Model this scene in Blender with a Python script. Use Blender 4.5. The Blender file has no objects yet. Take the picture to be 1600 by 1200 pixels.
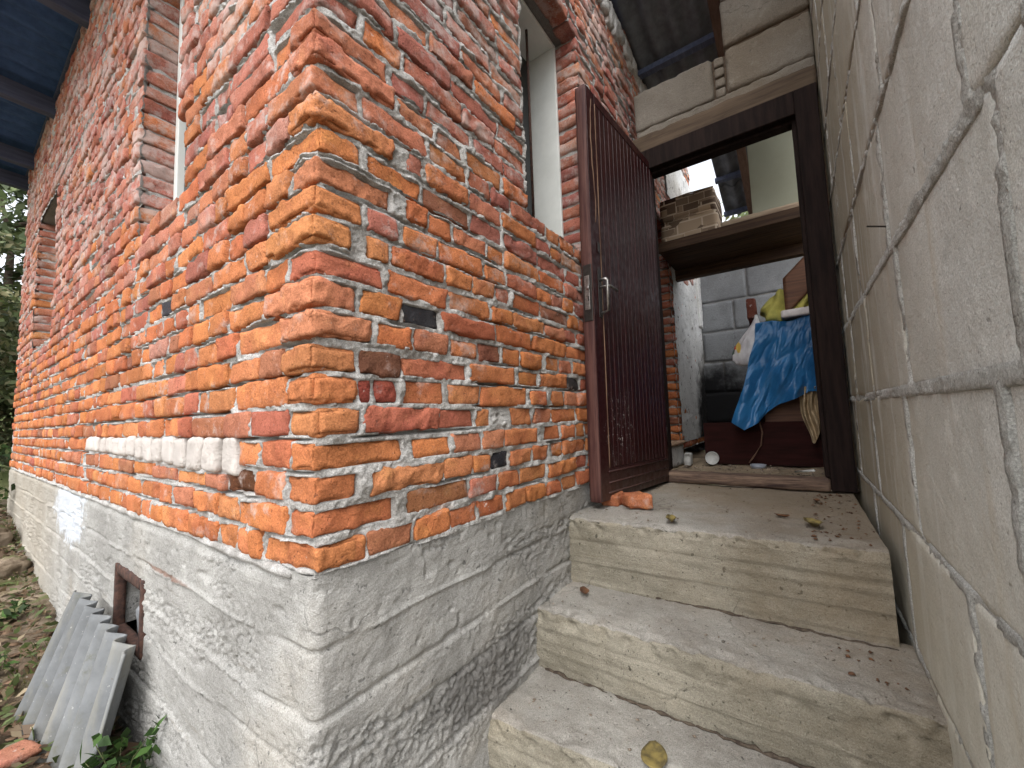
import bpy, math, random
import numpy as np
from mathutils import Matrix, Vector

random.seed(7)
rng = np.random.default_rng(11)
S = bpy.context.scene
COL = S.collection
rad = math.radians

# ------------------------------------------------------------------ camera
cam_d = bpy.data.cameras.new('camera'); cam = bpy.data.objects.new('camera', cam_d); COL.objects.link(cam)
S.camera = cam
CAM = np.array([-0.493, -0.899, 0.340])
Xc = np.array([0.57700, -0.81600, -0.0340]); Yd = np.array([0.0470, 0.0750, -0.9960]); Zf = np.array([0.8150, 0.5730, 0.0820])
Zf /= np.linalg.norm(Zf); Xc -= Zf * (Xc @ Zf); Xc /= np.linalg.norm(Xc); Yd = np.cross(Zf, Xc)
m = Matrix.Identity(4)
for i in range(3):
    m[i][0] = Xc[i]; m[i][1] = -Yd[i]; m[i][2] = -Zf[i]; m[i][3] = CAM[i]
cam.matrix_world = m
FPX = 636.0
cam_d.sensor_width = 36.0; cam_d.lens = 36.0 * FPX / 1600.0
cam_d.clip_start = 0.02; cam_d.clip_end = 500

# ------------------------------------------------------------------ world, sun, exposure
DENOISE = True
SUN_EL, SUN_AZ = 58.0, 208.0        # azimuth of the sun measured from +X towards +Y
w = bpy.data.worlds.new('World'); S.world = w; w.use_nodes = True
nt = w.node_tree; nt.nodes.clear()
o_ = nt.nodes.new('ShaderNodeOutputWorld'); b_ = nt.nodes.new('ShaderNodeBackground'); s_ = nt.nodes.new('ShaderNodeTexSky')
h_ = nt.nodes.new('ShaderNodeHueSaturation'); h_.inputs['Saturation'].default_value = 0.22
s_.sky_type = 'NISHITA'; s_.sun_disc = False; s_.sun_elevation = rad(SUN_EL); s_.sun_rotation = rad(90 - SUN_AZ)
s_.dust_density = 3.0; s_.air_density = 1.0
b_.inputs['Strength'].default_value = 0.15
nt.links.new(s_.outputs[0], h_.inputs['Color']); nt.links.new(h_.outputs[0], b_.inputs['Color']); nt.links.new(b_.outputs[0], o_.inputs[0])
sl = bpy.data.lights.new('sun', 'SUN'); sl.energy = 0.9; sl.angle = rad(110); sl.color = (1.0, 0.985, 0.965)
so = bpy.data.objects.new('sun', sl); COL.objects.link(so)
sd = Vector((math.cos(rad(SUN_AZ)) * math.cos(rad(SUN_EL)), math.sin(rad(SUN_AZ)) * math.cos(rad(SUN_EL)), math.sin(rad(SUN_EL))))
so.rotation_euler = sd.to_track_quat('Z', 'Y').to_euler()
S.view_settings.view_transform = 'Standard'; S.view_settings.look = 'None'; S.view_settings.gamma = 1; S.view_settings.use_curve_mapping = False
S.view_settings.exposure = 1.66
S.cycles.use_denoising = DENOISE
S.cycles.max_bounces = 8; S.cycles.diffuse_bounces = 5

# ------------------------------------------------------------------ numpy noise
def _hash(ix, iy, iz, seed):
    h = (ix.astype(np.uint32) * np.uint32(374761393)) ^ (iy.astype(np.uint32) * np.uint32(668265263)) ^ (iz.astype(np.uint32) * np.uint32(2246822519)) ^ np.uint32((seed * 3266489917) & 0xFFFFFFFF)
    h = (h ^ (h >> np.uint32(13))) * np.uint32(1274126177)
    h = (h ^ (h >> np.uint32(15))) * np.uint32(2246822519)
    return ((h ^ (h >> np.uint32(16))) & np.uint32(0xFFFF)).astype(np.float64) / 65535.0 * 2 - 1

def noise(p, seed=0):
    p = np.asarray(p, float)
    i = np.floor(p); f = p - i; f = f * f * (3 - 2 * f); i = i.astype(np.int64)
    r = 0
    for a in (0, 1):
        wx = f[:, 0] if a else 1 - f[:, 0]
        for b in (0, 1):
            wy = f[:, 1] if b else 1 - f[:, 1]
            for c in (0, 1):
                wz = f[:, 2] if c else 1 - f[:, 2]
                r = r + wx * wy * wz * _hash(i[:, 0] + a, i[:, 1] + b, i[:, 2] + c, seed)
    return r

def fbm(p, octv=3, seed=0, gain=0.5):
    p = np.asarray(p, float); r = 0; a = 1.0
    for k in range(octv):
        r = r + a * noise(p * (2.03 ** k) + 17.3 * k, seed + k); a *= gain
    return r

def smooth(a, b, x):
    t = np.clip((x - a) / (b - a), 0, 1); return t * t * (3 - 2 * t)

# ------------------------------------------------------------------ object helpers
def mesh(name, v, f, mat=None, parent=None, smooth_=False, tint=None, loc=None, kind=None):
    me = bpy.data.meshes.new(name)
    v = np.asarray(v, float)
    if isinstance(f, np.ndarray):
        n = f.shape[1]
        me.vertices.add(len(v)); me.vertices.foreach_set('co', v.astype(np.float32).ravel())
        me.loops.add(f.size); me.loops.foreach_set('vertex_index', f.astype(np.int32).ravel())
        me.polygons.add(len(f)); me.polygons.foreach_set('loop_start', np.arange(0, f.size, n, dtype=np.int32))
        me.update(calc_edges=True); me.validate()
    else:
        me.from_pydata([tuple(a) for a in v], [], f); me.update()
    if tint is not None:
        at = me.attributes.new('tint', 'FLOAT_COLOR', 'POINT'); at.data.foreach_set('color', np.asarray(tint, np.float32).ravel())
    if smooth_:
        me.polygons.foreach_set('use_smooth', np.ones(len(me.polygons), dtype=bool))
    if mat: me.materials.append(mat)
    o = bpy.data.objects.new(name, me); COL.objects.link(o)
    if parent: o.parent = parent
    if loc is not None: o.location = loc
    if kind: o['kind'] = kind
    return o

def thing(name, label, cat, loc=(0, 0, 0), group=None):
    o = bpy.data.objects.new(name, None); COL.objects.link(o); o.location = loc
    o.empty_display_size = 0.1
    o['label'] = label; o['category'] = cat
    if group: o['group'] = group
    return o

def tag(o, label, cat, group=None):
    o['label'] = label; o['category'] = cat
    if group: o['group'] = group
    return o

def merge(parts):
    vs, fs, n = [], [], 0
    for v, f in parts:
        vs.append(np.asarray(v, float)); fs += [tuple(int(i) + n for i in q) for q in f]; n += len(v)
    return np.concatenate(vs), fs

def lattice(nx, ny, nz):
    """surface lattice of a box: integer points and outward quads"""
    idx = -np.ones((nx + 1, ny + 1, nz + 1), int)
    I, J, K = np.meshgrid(np.arange(nx + 1), np.arange(ny + 1), np.arange(nz + 1), indexing='ij')
    s = (I == 0) | (I == nx) | (J == 0) | (J == ny) | (K == 0) | (K == nz)
    idx[s] = np.arange(s.sum())
    P = np.stack([I[s], J[s], K[s]], 1)
    F = []
    def q(a, flip):
        x = np.stack([a[:-1, :-1], a[1:, :-1], a[1:, 1:], a[:-1, 1:]], -1).reshape(-1, 4)
        F.append(x[:, ::-1] if flip else x)
    q(idx[0], True); q(idx[nx], False); q(idx[:, 0], False); q(idx[:, ny], True); q(idx[:, :, 0], True); q(idx[:, :, nz], False)
    return P, np.concatenate(F)

_lat = {}
def rough_box(x0, x1, y0, y1, z0, z1, res=0.01, r=0.008, amp=0.002, chip=0.004, seed=0, freq=28.0, rot=0.0, big=0.0, tilt=None, shear=None, ridge=0.0):
    L = np.array([x1 - x0, y1 - y0, z1 - z0]); h = L / 2
    n = tuple(int(max(2, min(60, round(l / res)))) for l in L)
    if n not in _lat: _lat[n] = lattice(*n)
    P, F = _lat[n]
    r = min(r, 0.45 * h.min())
    p = (P / np.array(n) * 2 - 1) * h
    # pull the lattice so that it samples the rounding
    c = np.clip(p, -(h - r), h - r); d = p - c; dl = np.linalg.norm(d, axis=1); nn = d / np.maximum(dl, 1e-9)[:, None]
    sd_ = np.sort(np.abs(d) / r, axis=1)
    Rc = min(.016 if chip < .021 else .024, .45 * h.min()); ew = np.sort(np.clip((np.abs(p) - (h - Rc)) / Rc, 0, 1), axis=1)[:, 1]
    e = smooth(0.0, 1.0, ew)
    p = c + nn * r
    C = np.array([(x0 + x1) / 2, (y0 + y1) / 2, (z0 + z1) / 2])
    w_ = p + C
    s = seed * 3.7
    disp = amp * fbm(w_ * freq + s, 3, seed % 97) + big * noise(w_ * 9.0 + s, 5)
    if ridge: disp = disp - ridge * np.abs(fbm(w_ * 17 + s * .7, 3, 41 + seed % 31)) + ridge * .3
    ck = np.clip(noise(w_ * 21 + s * 1.3, 9) + 0.15, 0, 1) * e * chip + np.clip(noise(w_ * 55 + s, 12), 0, 1) * e * chip * 0.5
    p = p + nn * (disp - ck)[:, None]
    if shear is not None:
        k_ = 1 if (tilt == 'x') else 0
        p[:, k_] += (shear[0] + shear[1] * np.sign(p[:, k_])) * p[:, 2]
    if rot:
        a = rot; cs, sn = math.cos(a), math.sin(a)
        ax = tilt or 'y'
        if ax == 'y': p = np.stack([p[:, 0] * cs + p[:, 2] * sn, p[:, 1], -p[:, 0] * sn + p[:, 2] * cs], 1)
        elif ax == 'x': p = np.stack([p[:, 0], p[:, 1] * cs - p[:, 2] * sn, p[:, 1] * sn + p[:, 2] * cs], 1)
        else: p = np.stack([p[:, 0] * cs - p[:, 1] * sn, p[:, 0] * sn + p[:, 1] * cs, p[:, 2]], 1)
    return p + C, F

def box(x0, x1, y0, y1, z0, z1):
    v = [(x0, y0, z0), (x1, y0, z0), (x1, y1, z0), (x0, y1, z0), (x0, y0, z1), (x1, y0, z1), (x1, y1, z1), (x0, y1, z1)]
    return np.array(v, float), [(0, 3, 2, 1), (4, 5, 6, 7), (0, 1, 5, 4), (1, 2, 6, 5), (2, 3, 7, 6), (3, 0, 4, 7)]

def bev(x0, x1, y0, y1, z0, z1, b=0.004):
    """box with chamfered edges"""
    h = np.array([x1 - x0, y1 - y0, z1 - z0]) / 2; b = min(b, 0.45 * h.min())
    P, F = _lat.setdefault((3, 3, 3), lattice(3, 3, 3))
    g = lambda a, H: np.choose(a, [-H, -H + b, H - b, H])
    p = np.stack([g(P[:, i], h[i]) for i in range(3)], 1)
    on = (P == 0) | (P == 3); cnt = on.sum(1)
    sc = np.where(cnt == 1, 1.0, 0)
    q = p.copy()
    for i in range(3):
        pull = on[:, i] & (cnt > 1)
        q[pull, i] -= np.sign(p[pull, i]) * b * (0.3 if True else 0)
    C = np.array([(x0 + x1) / 2, (y0 + y1) / 2, (z0 + z1) / 2])
    return q + C, [tuple(t) for t in F]

def tube(pts, r, n=8, cap=True):
    pts = [Vector(p) for p in pts]; rs = r if isinstance(r, (list, tuple)) else [r] * len(pts)
    v, f = [], []
    for i, p in enumerate(pts):
        t = (pts[min(i + 1, len(pts) - 1)] - pts[max(i - 1, 0)]).normalized()
        a = t.cross(Vector((0, 0, 1)) if abs(t.z) < 0.9 else Vector((1, 0, 0))).normalized(); b = t.cross(a)
        for k in range(n):
            th = 2 * math.pi * k / n; v.append(p + (a * math.cos(th) + b * math.sin(th)) * rs[i])
    for i in range(len(pts) - 1):
        for k in range(n):
            f.append((i * n + k, i * n + (k + 1) % n, (i + 1) * n + (k + 1) % n, (i + 1) * n + k))
    if cap:
        f.append(tuple(range(n))[::-1]); f.append(tuple(range((len(pts) - 1) * n, len(pts) * n)))
    return np.array([tuple(a) for a in v]), f

def lathe(prof, n=24, c=(0, 0, 0)):
    v, f = [], []
    for r, z in prof:
        for k in range(n):
            th = 2 * math.pi * k / n; v.append((c[0] + r * math.cos(th), c[1] + r * math.sin(th), c[2] + z))
    for i in range(len(prof) - 1):
        for k in range(n):
            f.append((i * n + k, i * n + (k + 1) % n, (i + 1) * n + (k + 1) % n, (i + 1) * n + k))
    return np.array(v), f

def grid_faces(a, b):
    i = np.arange(a * b).reshape(a, b)
    return np.stack([i[:-1, :-1], i[1:, :-1], i[1:, 1:], i[:-1, 1:]], -1).reshape(-1, 4)

# ------------------------------------------------------------------ materials
class N:
    """tiny node-graph helper"""
    def __init__(s, name, rough=0.9, spec=0.3):
        s.m = bpy.data.materials.new(name); s.m.use_nodes = True; s.t = s.m.node_tree; s.t.nodes.clear()
        s.out = s.t.nodes.new('ShaderNodeOutputMaterial'); s.b = s.t.nodes.new('ShaderNodeBsdfPrincipled')
        s.t.links.new(s.b.outputs[0], s.out.inputs[0])
        s.b.inputs['Roughness'].default_value = rough; s.b.inputs['Specular IOR Level'].default_value = spec
        s.co = s.t.nodes.new('ShaderNodeTexCoord').outputs['Object']
    def n(s, t): return s.t.nodes.new(t)
    def l(s, a, b): s.t.links.new(a, b)
    def put(s, sock, v):
        if isinstance(v, (int, float)): sock.default_value = v
        elif isinstance(v, tuple): sock.default_value = v if len(v) == 4 or sock.type == 'VECTOR' else (*v, 1)
        else: s.l(v, sock)
    def map(s, scale=(1, 1, 1), loc=(0, 0, 0), rot=(0, 0, 0), co=None):
        q = s.n('ShaderNodeMapping'); s.put(q.inputs['Scale'], scale); s.put(q.inputs['Location'], loc); s.put(q.inputs['Rotation'], rot)
        s.l(co or s.co, q.inputs['Vector']); return q.outputs[0]
    def noise(s, scale, detail=4, rough=0.55, co=None, dist=0.0):
        q = s.n('ShaderNodeTexNoise'); q.inputs['Scale'].default_value = scale; q.inputs['Detail'].default_value = detail
        q.inputs['Roughness'].default_value = rough; q.inputs['Distortion'].default_value = dist
        s.l(co or s.co, q.inputs['Vector']); return q.outputs['Fac']
    def vor(s, scale, co=None, feature='F1', out='Distance'):
        q = s.n('ShaderNodeTexVoronoi'); q.feature = feature; q.inputs['Scale'].default_value = scale
        s.l(co or s.co, q.inputs['Vector']); return q.outputs[out]
    def ramp(s, f, a, b, lo=0.0, hi=1.0):
        q = s.n('ShaderNodeMapRange'); q.interpolation_type = 'SMOOTHSTEP'
        s.put(q.inputs['Value'], f); q.inputs['From Min'].default_value = a; q.inputs['From Max'].default_value = b
        q.inputs['To Min'].default_value = lo; q.inputs['To Max'].default_value = hi; return q.outputs[0]
    def math(s, op, a, b=0.0):
        q = s.n('ShaderNodeMath'); q.operation = op; s.put(q.inputs[0], a); s.put(q.inputs[1], b); return q.outputs[0]
    def mix(s, f, a, b, mode='MIX'):
        q = s.n('ShaderNodeMix'); q.data_type = 'RGBA'; q.blend_type = mode
        s.put(q.inputs['Factor'], f); s.put(q.inputs[6], a); s.put(q.inputs[7], b); return q.outputs[2]
    def bump(s, h, strength=0.5, dist=0.004, prev=None):
        q = s.n('ShaderNodeBump'); q.inputs['Strength'].default_value = strength; q.inputs['Distance'].default_value = dist
        s.l(h, q.inputs['Height'])
        if prev is not None: s.l(prev, q.inputs['Normal'])
        return q.outputs[0]
    def sep(s):
        q = s.n('ShaderNodeSeparateXYZ'); s.l(s.co, q.inputs[0]); return q.outputs
    def color(s, c): s.put(s.b.inputs['Base Color'], c)
    def normal(s, nn): s.l(nn, s.b.inputs['Normal'])
    def blob(s, c, r, soft=0.5, wob=0.35, wscale=8.0):
        """irregular patch mask round a point: 1 inside"""
        q = s.n('ShaderNodeVectorMath'); q.operation = 'SUBTRACT'; s.l(s.co, q.inputs[0]); q.inputs[1].default_value = c
        q2 = s.n('ShaderNodeVectorMath'); q2.operation = 'DIVIDE'; s.l(q.outputs[0], q2.inputs[0]); q2.inputs[1].default_value = r
        q3 = s.n('ShaderNodeVectorMath'); q3.operation = 'LENGTH'; s.l(q2.outputs[0], q3.inputs[0])
        d = s.math('ADD', q3.outputs['Value'], s.math('MULTIPLY', s.math('SUBTRACT', s.noise(wscale, 5, 0.65), 0.5), wob * 4))
        return s.ramp(d, 1.0 + soft / 2, 1.0 - soft / 2)

def brick_mat():
    k = N('fired brick', 0.93, 0.15)
    at = k.n('ShaderNodeAttribute'); at.attribute_name = 'tint'
    v = k.n('ShaderNodeVectorMath'); v.operation = 'MULTIPLY_ADD'; k.l(at.outputs['Color'], v.inputs[0]); v.inputs[1].default_value = (37, 53, 71); k.l(k.co, v.inputs[2])
    co = v.outputs[0]
    n1 = k.noise(14, 5, 0.6, co); n2 = k.noise(70, 4, 0.7, co)
    n3 = k.noise(5, 4, 0.6, co)
    c = k.mix(1.0, at.outputs['Color'], k.mix(n1, (0.76, 0.72, 0.70), (1.2, 1.22, 1.24)), 'MULTIPLY')
    c = k.mix(k.ramp(n3, 0.50, 0.66, 0, 0.55), c, k.mix(1.0, c, (0.82, 0.66, 0.78, 1), 'MULTIPLY'))
    c = k.mix(k.ramp(k.noise(8, 5, .65, co), 0.56, 0.70, 0, 0.6), c, k.mix(1.0, c, (1.22, 1.42, 1.25, 1), 'MULTIPLY'))
    c = k.mix(k.ramp(n2, 0.62, 0.80, 0, 0.5), c, (0.56, 0.28, 0.15))
    c = k.mix(k.ramp(n2, 0.40, 0.27, 0, 0.75), c, (0.10, 0.035, 0.02))
    c = k.mix(1.0, c, k.mix(k.ramp(k.noise(230, 4, .7, co), .3, .7), (.72, .68, .66), (1.25, 1.27, 1.3)), 'MULTIPLY')
    c = k.mix(k.ramp(k.noise(95, 3, .6, co), .36, .28, 0, .8), c, (.07, .025, .015))
    # weathering that runs on across the whole wall, then lime bloom and mortar smears (amount per brick in alpha)
    c = k.mix(k.ramp(k.noise(2.2, 6, .65), .50, .70, 0, .45), c, k.mix(1.0, c, (.58, .50, .50, 1), 'MULTIPLY'))
    fz = k.ramp(k.sep()[2], 0.5, 2.0, .50, .40)
    c = k.mix(k.ramp(k.math('SUBTRACT', k.math('ADD', k.math('MULTIPLY', k.noise(3.0, 6, .7), .6), k.math('MULTIPLY', k.noise(22, 5, .75), .4)), fz), 0.06, .17, 0, .6), c, (0.52, 0.46, 0.43))
    e = k.math('ADD', k.noise(9, 6, 0.7, co), k.math('MULTIPLY', at.outputs['Alpha'], 0.30))
    c = k.mix(k.ramp(e, 0.62, 0.82, 0, 0.75), c, (0.50, 0.40, 0.36))
    e2 = k.math('ADD', k.noise(26, 5, 0.75, co), k.math('MULTIPLY', at.outputs['Alpha'], 0.16))
    c = k.mix(k.ramp(e2, 0.68, 0.78, 0, 0.85), c, (0.56, 0.52, 0.48))
    k.color(c)
    b1 = k.bump(k.noise(130, 6, 0.75, co), 1.0, 0.004)
    rd = k.math('ABSOLUTE', k.math('SUBTRACT', k.noise(24, 7, 0.7, co, 0.4), 0.5))
    rough = k.ramp(k.noise(6, 2, .5, co), .38, .62, .25, 1.0)
    b2 = k.bump(k.math('MULTIPLY', rd, rough), 1.0, 0.022, b1)
    pit = k.ramp(k.noise(75, 2, .5, co), .34, .27, 0, -1)
    b3 = k.bump(pit, .8, .004, b2)
    k.normal(b3); return k.m
M_BRICK = brick_mat()

def mortar_mat(name='mortar', a=(0.64, 0.63, 0.61), b=(0.38, 0.365, 0.34)):
    k = N(name, 0.96, 0.1)
    c = k.mix(k.ramp(k.noise(11, 5, 0.65), 0.32, 0.66), b, a)
    c = k.mix(k.ramp(k.noise(160, 3, 0.6), 0.60, 0.75, 0, 0.55), c, (0.18, 0.15, 0.13))
    c = k.mix(k.ramp(k.noise(4, 5, 0.6), 0.62, 0.75, 0, 0.35), c, (0.40, 0.20, 0.11))
    c = k.mix(1.0, c, k.mix(k.ramp(k.noise(260, 4, .7), .3, .7), (.66, .65, .64), (1.25, 1.25, 1.25)), 'MULTIPLY')
    c = k.mix(k.ramp(k.noise(70, 4, .65), .38, .28, 0, .7), c, (.13, .115, .10))
    k.color(c)
    b1 = k.bump(k.noise(190, 5, 0.75), 1.0, 0.005); k.normal(k.bump(k.noise(60, 6, 0.75), 1.0, 0.012, b1)); return k.m
M_MORTAR = mortar_mat()

def concrete_mat(name, a, b, grain=None, stain=(0.30, 0.25, 0.17), stain_amt=0.35, pits=0.6, extra=None, bumpk=1.0, bscale=1.0, cracks=.45):
    k = N(name, 0.92, 0.2)
    c = k.mix(k.ramp(k.noise(3.0, 6, 0.62), 0.32, 0.68), b, a)
    c = k.mix(k.ramp(k.noise(1.4, 5, 0.6), 0.5, 0.72, 0, stain_amt), c, stain)
    c = k.mix(k.ramp(k.noise(45, 4, 0.65), 0.58, 0.8, 0, 0.35), c, tuple(min(1, x * 1.35) for x in a))
    pm = k.ramp(k.noise(38 * bscale, 3, 0.5), 0.33, 0.26, 0, pits)
    pm2 = k.ramp(k.noise(120, 2, 0.5), 0.32, 0.25, 0, pits * 0.8)
    c = k.mix(pm, c, tuple(x * 0.32 for x in b)); c = k.mix(pm2, c, tuple(x * 0.45 for x in b))
    h = k.noise(60 * bscale, 6, 0.7)
    prev = k.bump(h, 0.9 * bumpk, 0.008)
    prev = k.bump(k.noise(170, 5, .75), 0.8 * bumpk, 0.004, prev)
    c = k.mix(k.ramp(k.noise(230, 3, .6), .58, .72, 0, .35), c, tuple(x * .5 for x in b))
    c = k.mix(k.ramp(k.noise(14, 6, .75), .56, .70, 0, .40), c, tuple(min(1, x * 1.22) for x in a))
    prev = k.bump(k.math('SUBTRACT', 0.0, k.math('MAXIMUM', pm, pm2)), 0.6 * bumpk, 0.004, prev)
    if grain:
        g = k.noise(1.0, 6, 0.7, k.map(grain))
        c = k.mix(k.ramp(g, 0.42, 0.30, 0, 0.45), c, tuple(x * 0.55 for x in stain))
        c = k.mix(k.ramp(g, 0.56, 0.72, 0, 0.40), c, tuple(min(1, x * 1.25) for x in a))
        prev = k.bump(g, 0.7 * bumpk, 0.006, prev)
    c = k.mix(1.0, c, k.mix(k.ramp(k.noise(280, 4, .7), .3, .7), (.74, .73, .72), (1.2, 1.2, 1.2)), 'MULTIPLY')
    c = k.mix(k.ramp(k.noise(90 * bscale, 3, .6), .36, .27, 0, min(1, pits * 1.1)), c, tuple(x * .35 for x in b))
    c = k.mix(k.ramp(k.noise(110 * bscale, 3, .6, k.map((1, 1, 1), (5, 3, 2))), .66, .74, 0, .45), c, tuple(min(1, x * 1.45) for x in a))
    wq = k.n('ShaderNodeVectorMath'); wq.operation = 'ADD'; wn = k.n('ShaderNodeTexNoise'); wn.inputs['Scale'].default_value = 5; wn.inputs['Detail'].default_value = 5; k.l(k.co, wn.inputs['Vector'])
    ws = k.n('ShaderNodeVectorMath'); ws.operation = 'SCALE'; ws.inputs['Scale'].default_value = .35; k.l(wn.outputs['Color'], ws.inputs[0]); k.l(k.co, wq.inputs[0]); k.l(ws.outputs[0], wq.inputs[1])
    ck = k.vor(1.9, wq.outputs[0], 'DISTANCE_TO_EDGE'); cm = k.math('MULTIPLY', k.ramp(ck, .010, .003), k.ramp(k.noise(1.7, 3, .5), .50, .58))
    cm = k.math('MULTIPLY', cm, cracks); c = k.mix(k.math('MULTIPLY', cm, .8), c, tuple(x * .28 for x in b)); prev = k.bump(k.math('SUBTRACT', 0.0, cm), .8, .004, prev)
    c = k.mix(k.ramp(k.noise(6.0, 7, .75), .57, .70, 0, .45), c, tuple(x * .62 for x in b))
    c = k.mix(k.ramp(k.noise(5.0, 7, .75, k.map((1, 1, 1), (9, 2, 4))), .57, .70, 0, .5), c, tuple(min(1, x * 1.3) for x in a))
    if extra: c = extra(k, c)
    k.color(c); k.normal(prev); return k.m

def plain(name, c, c2=None, scale=20, rough=0.7, spec=0.3, bump=0.3, bd=0.002, metal=0.0, grain=None, detail=5):
    k = N(name, rough, spec); k.b.inputs['Metallic'].default_value = metal
    c2 = c2 or tuple(x * 0.6 for x in c)
    f = k.noise(scale if not grain else 1.0, detail, 0.65, k.map(grain) if grain else None)
    k.color(k.mix(k.ramp(f, 0.3, 0.7), c2, c))
    k.normal(k.bump(f, bump, bd)); return k.m

# ------------------------------------------------------------------ brick facade layout
Z = 0.077                      # course pitch
NC = 43
TINTS = [((0.52, 0.180, 0.060), 40), ((0.54, 0.205, 0.075), 26), ((0.49, 0.155, 0.058), 20), ((0.42, 0.125, 0.066), 8),
         ((0.48, 0.180, 0.095), 9), ((0.36, 0.140, 0.070), 3)]
RED = [((0.40, 0.135, 0.088), 32), ((0.43, 0.155, 0.098), 30), ((0.47, 0.170, 0.085), 18), ((0.33, 0.108, 0.078), 14), ((0.45, 0.205, 0.145), 8)]
BLACK = (0.022, 0.024, 0.028)
BROWN = (0.17, 0.075, 0.045)
def pick(z, t):
    up = smooth(0.45, 1.45, np.array([z + 0.25 * (rng.random() - .5)]))[0]
    tab = RED if rng.random() < up * 0.93 else TINTS
    ws = np.array([b for _, b in tab], float); c = np.array(tab[rng.choice(len(tab), p=ws / ws.sum())][0])
    c = c * 0.92 + np.array([.50, .40, .34]) * 0.055
    c = c * (0.88 + 0.22 * rng.random()) * np.array([1, 0.95 + 0.10 * rng.random(), 0.92 + 0.16 * rng.random()])
    al = 0.0 + 0.38 * rng.random() ** 2 + up * 0.35 * rng.random()
    return (*c, al)

RJ = {1: [0.0, 0.139, 0.142, 0.288, 0.292, 0.429, 0.433, 0.562, 0.569, 0.719, 0.727, 0.861, 0.866, 1.004, 1.011, 1.137, 1.152, 1.291],
      2: [0.0, 0.229, 0.265, 0.522, 0.527, 0.675, 0.683, 0.819, 0.828, 1.021, 1.032, 1.299],
      3: [0.0, 0.124, 0.151, 0.405, 0.411, 0.548, 0.552, 0.642, 0.648, 0.753, 0.761, 0.905, 0.915, 1.039, 1.069, 1.172, 1.177, 1.307],
      4: [0.0, 0.258, 0.287, 0.442, 0.454, 0.592, 0.597, 0.723, 0.727, 0.968, 1.011, 1.153],
      5: [0.0, 0.123, 0.127, 0.396, 0.398, 0.561, 0.567, 0.648, 0.779, 0.921, 0.942, 1.086],
      6: [0.0, 0.117, 0.121, 0.159, 0.164, 0.242, 0.256, 0.423, 0.441, 0.599, 0.603, 0.886, 0.916, 1.046, 1.093, 1.206],
      7: [0.0, 0.118, 0.122, 0.255, 0.259, 0.532, 0.539, 0.797, 0.834, 0.985, 0.991, 1.24],
      8: [0.0, 0.162, 0.168, 0.297, 0.299, 0.437, 0.449, 0.591, 0.596, 0.723, 0.727, 0.848, 0.858, 1.013, 1.047, 1.168],
      9: [0.0, 0.114, 0.122, 0.259, 0.261, 0.409, 0.418, 0.686, 0.694, 0.93, 0.95, 1.241],
      10: [0.0, 0.20, 0.212, 0.44, 0.452, 0.66, 0.672, 0.80], 11: [0.0, 0.105, 0.15, 0.215, 0.225, 0.43, 0.44, 0.56],
      12: [0.0, 0.135, 0.145, 0.245, 0.27, 0.40, 0.41, 0.63], 13: [0.0, 0.225, 0.275, 0.365, 0.375, 0.47], 14: [0.0, 0.13, 0.14, 0.335, 0.345, 0.56],
      15: [0.0, 0.235, 0.285, 0.345, 0.36, 0.55], 16: [0.0, 0.125, 0.135, 0.36, 0.37, 0.55], 17: [0.0, 0.24, 0.25, 0.40], 18: [0.0, 0.22, 0.232, 0.36]}
LC = {1: 0.232, 2: 0.112, 3: 0.127, 4: 0.10, 5: 0.111, 6: 0.126, 7: 0.141, 8: 0.15, 9: 0.24, 10: 0.12}
LJ = {1: [0.246, 0.30, 0.31, 0.38], 2: [0.119, 0.376], 3: [0.127, 0.278], 4: [0.103, 0.255, 0.26, 0.392], 5: [0.115, 0.312, 0.32, 0.487],
      6: [0.13, 0.417], 7: [0.148, 0.271, 0.279, 0.458], 8: [0.153, 0.407]}
R_END, L_END = 4.72, 6.05
R_OPEN = [(0.945, 1.55, 1.22, 2.55), (2.52, 3.42, -0.2, 2.06)]
L_OPEN = [(0.915, 1.53, 1.22, 2.55), (3.85, 4.94, 1.09, 2.37)]

specs = []         # (face, t0, t1, z0, z1, depth, proud, tint, rot, corner_other)
def lens(face):
    r = rng.random()
    if face == 'R': return rng.choice([0.25, 0.22, 0.18, 0.125, 0.10, 0.28], p=[.30, .14, .14, .26, .10, .06]) * (0.94 + 0.12 * rng.random())
    return rng.choice([0.25, 0.19, 0.125, 0.10, 0.08], p=[.20, .12, .42, .16, .10]) * (0.92 + 0.16 * rng.random())

def course_runs(face, ci, start, end, opens):
    z0, z1 = ci * Z, (ci + 1) * Z; zc = (z0 + z1) / 2
    cuts = sorted([(a, b) for a, b, c, d in opens if c - 0.01 < zc < d])
    runs = []; s = start
    for a, b in cuts:
        runs.append((s, a + ((.060 + .025 * rng.random()) if (face == 'L' and a < 1 and z0 > 1.50) else 0))); s = b
    runs.append((s, end)); return runs

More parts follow.
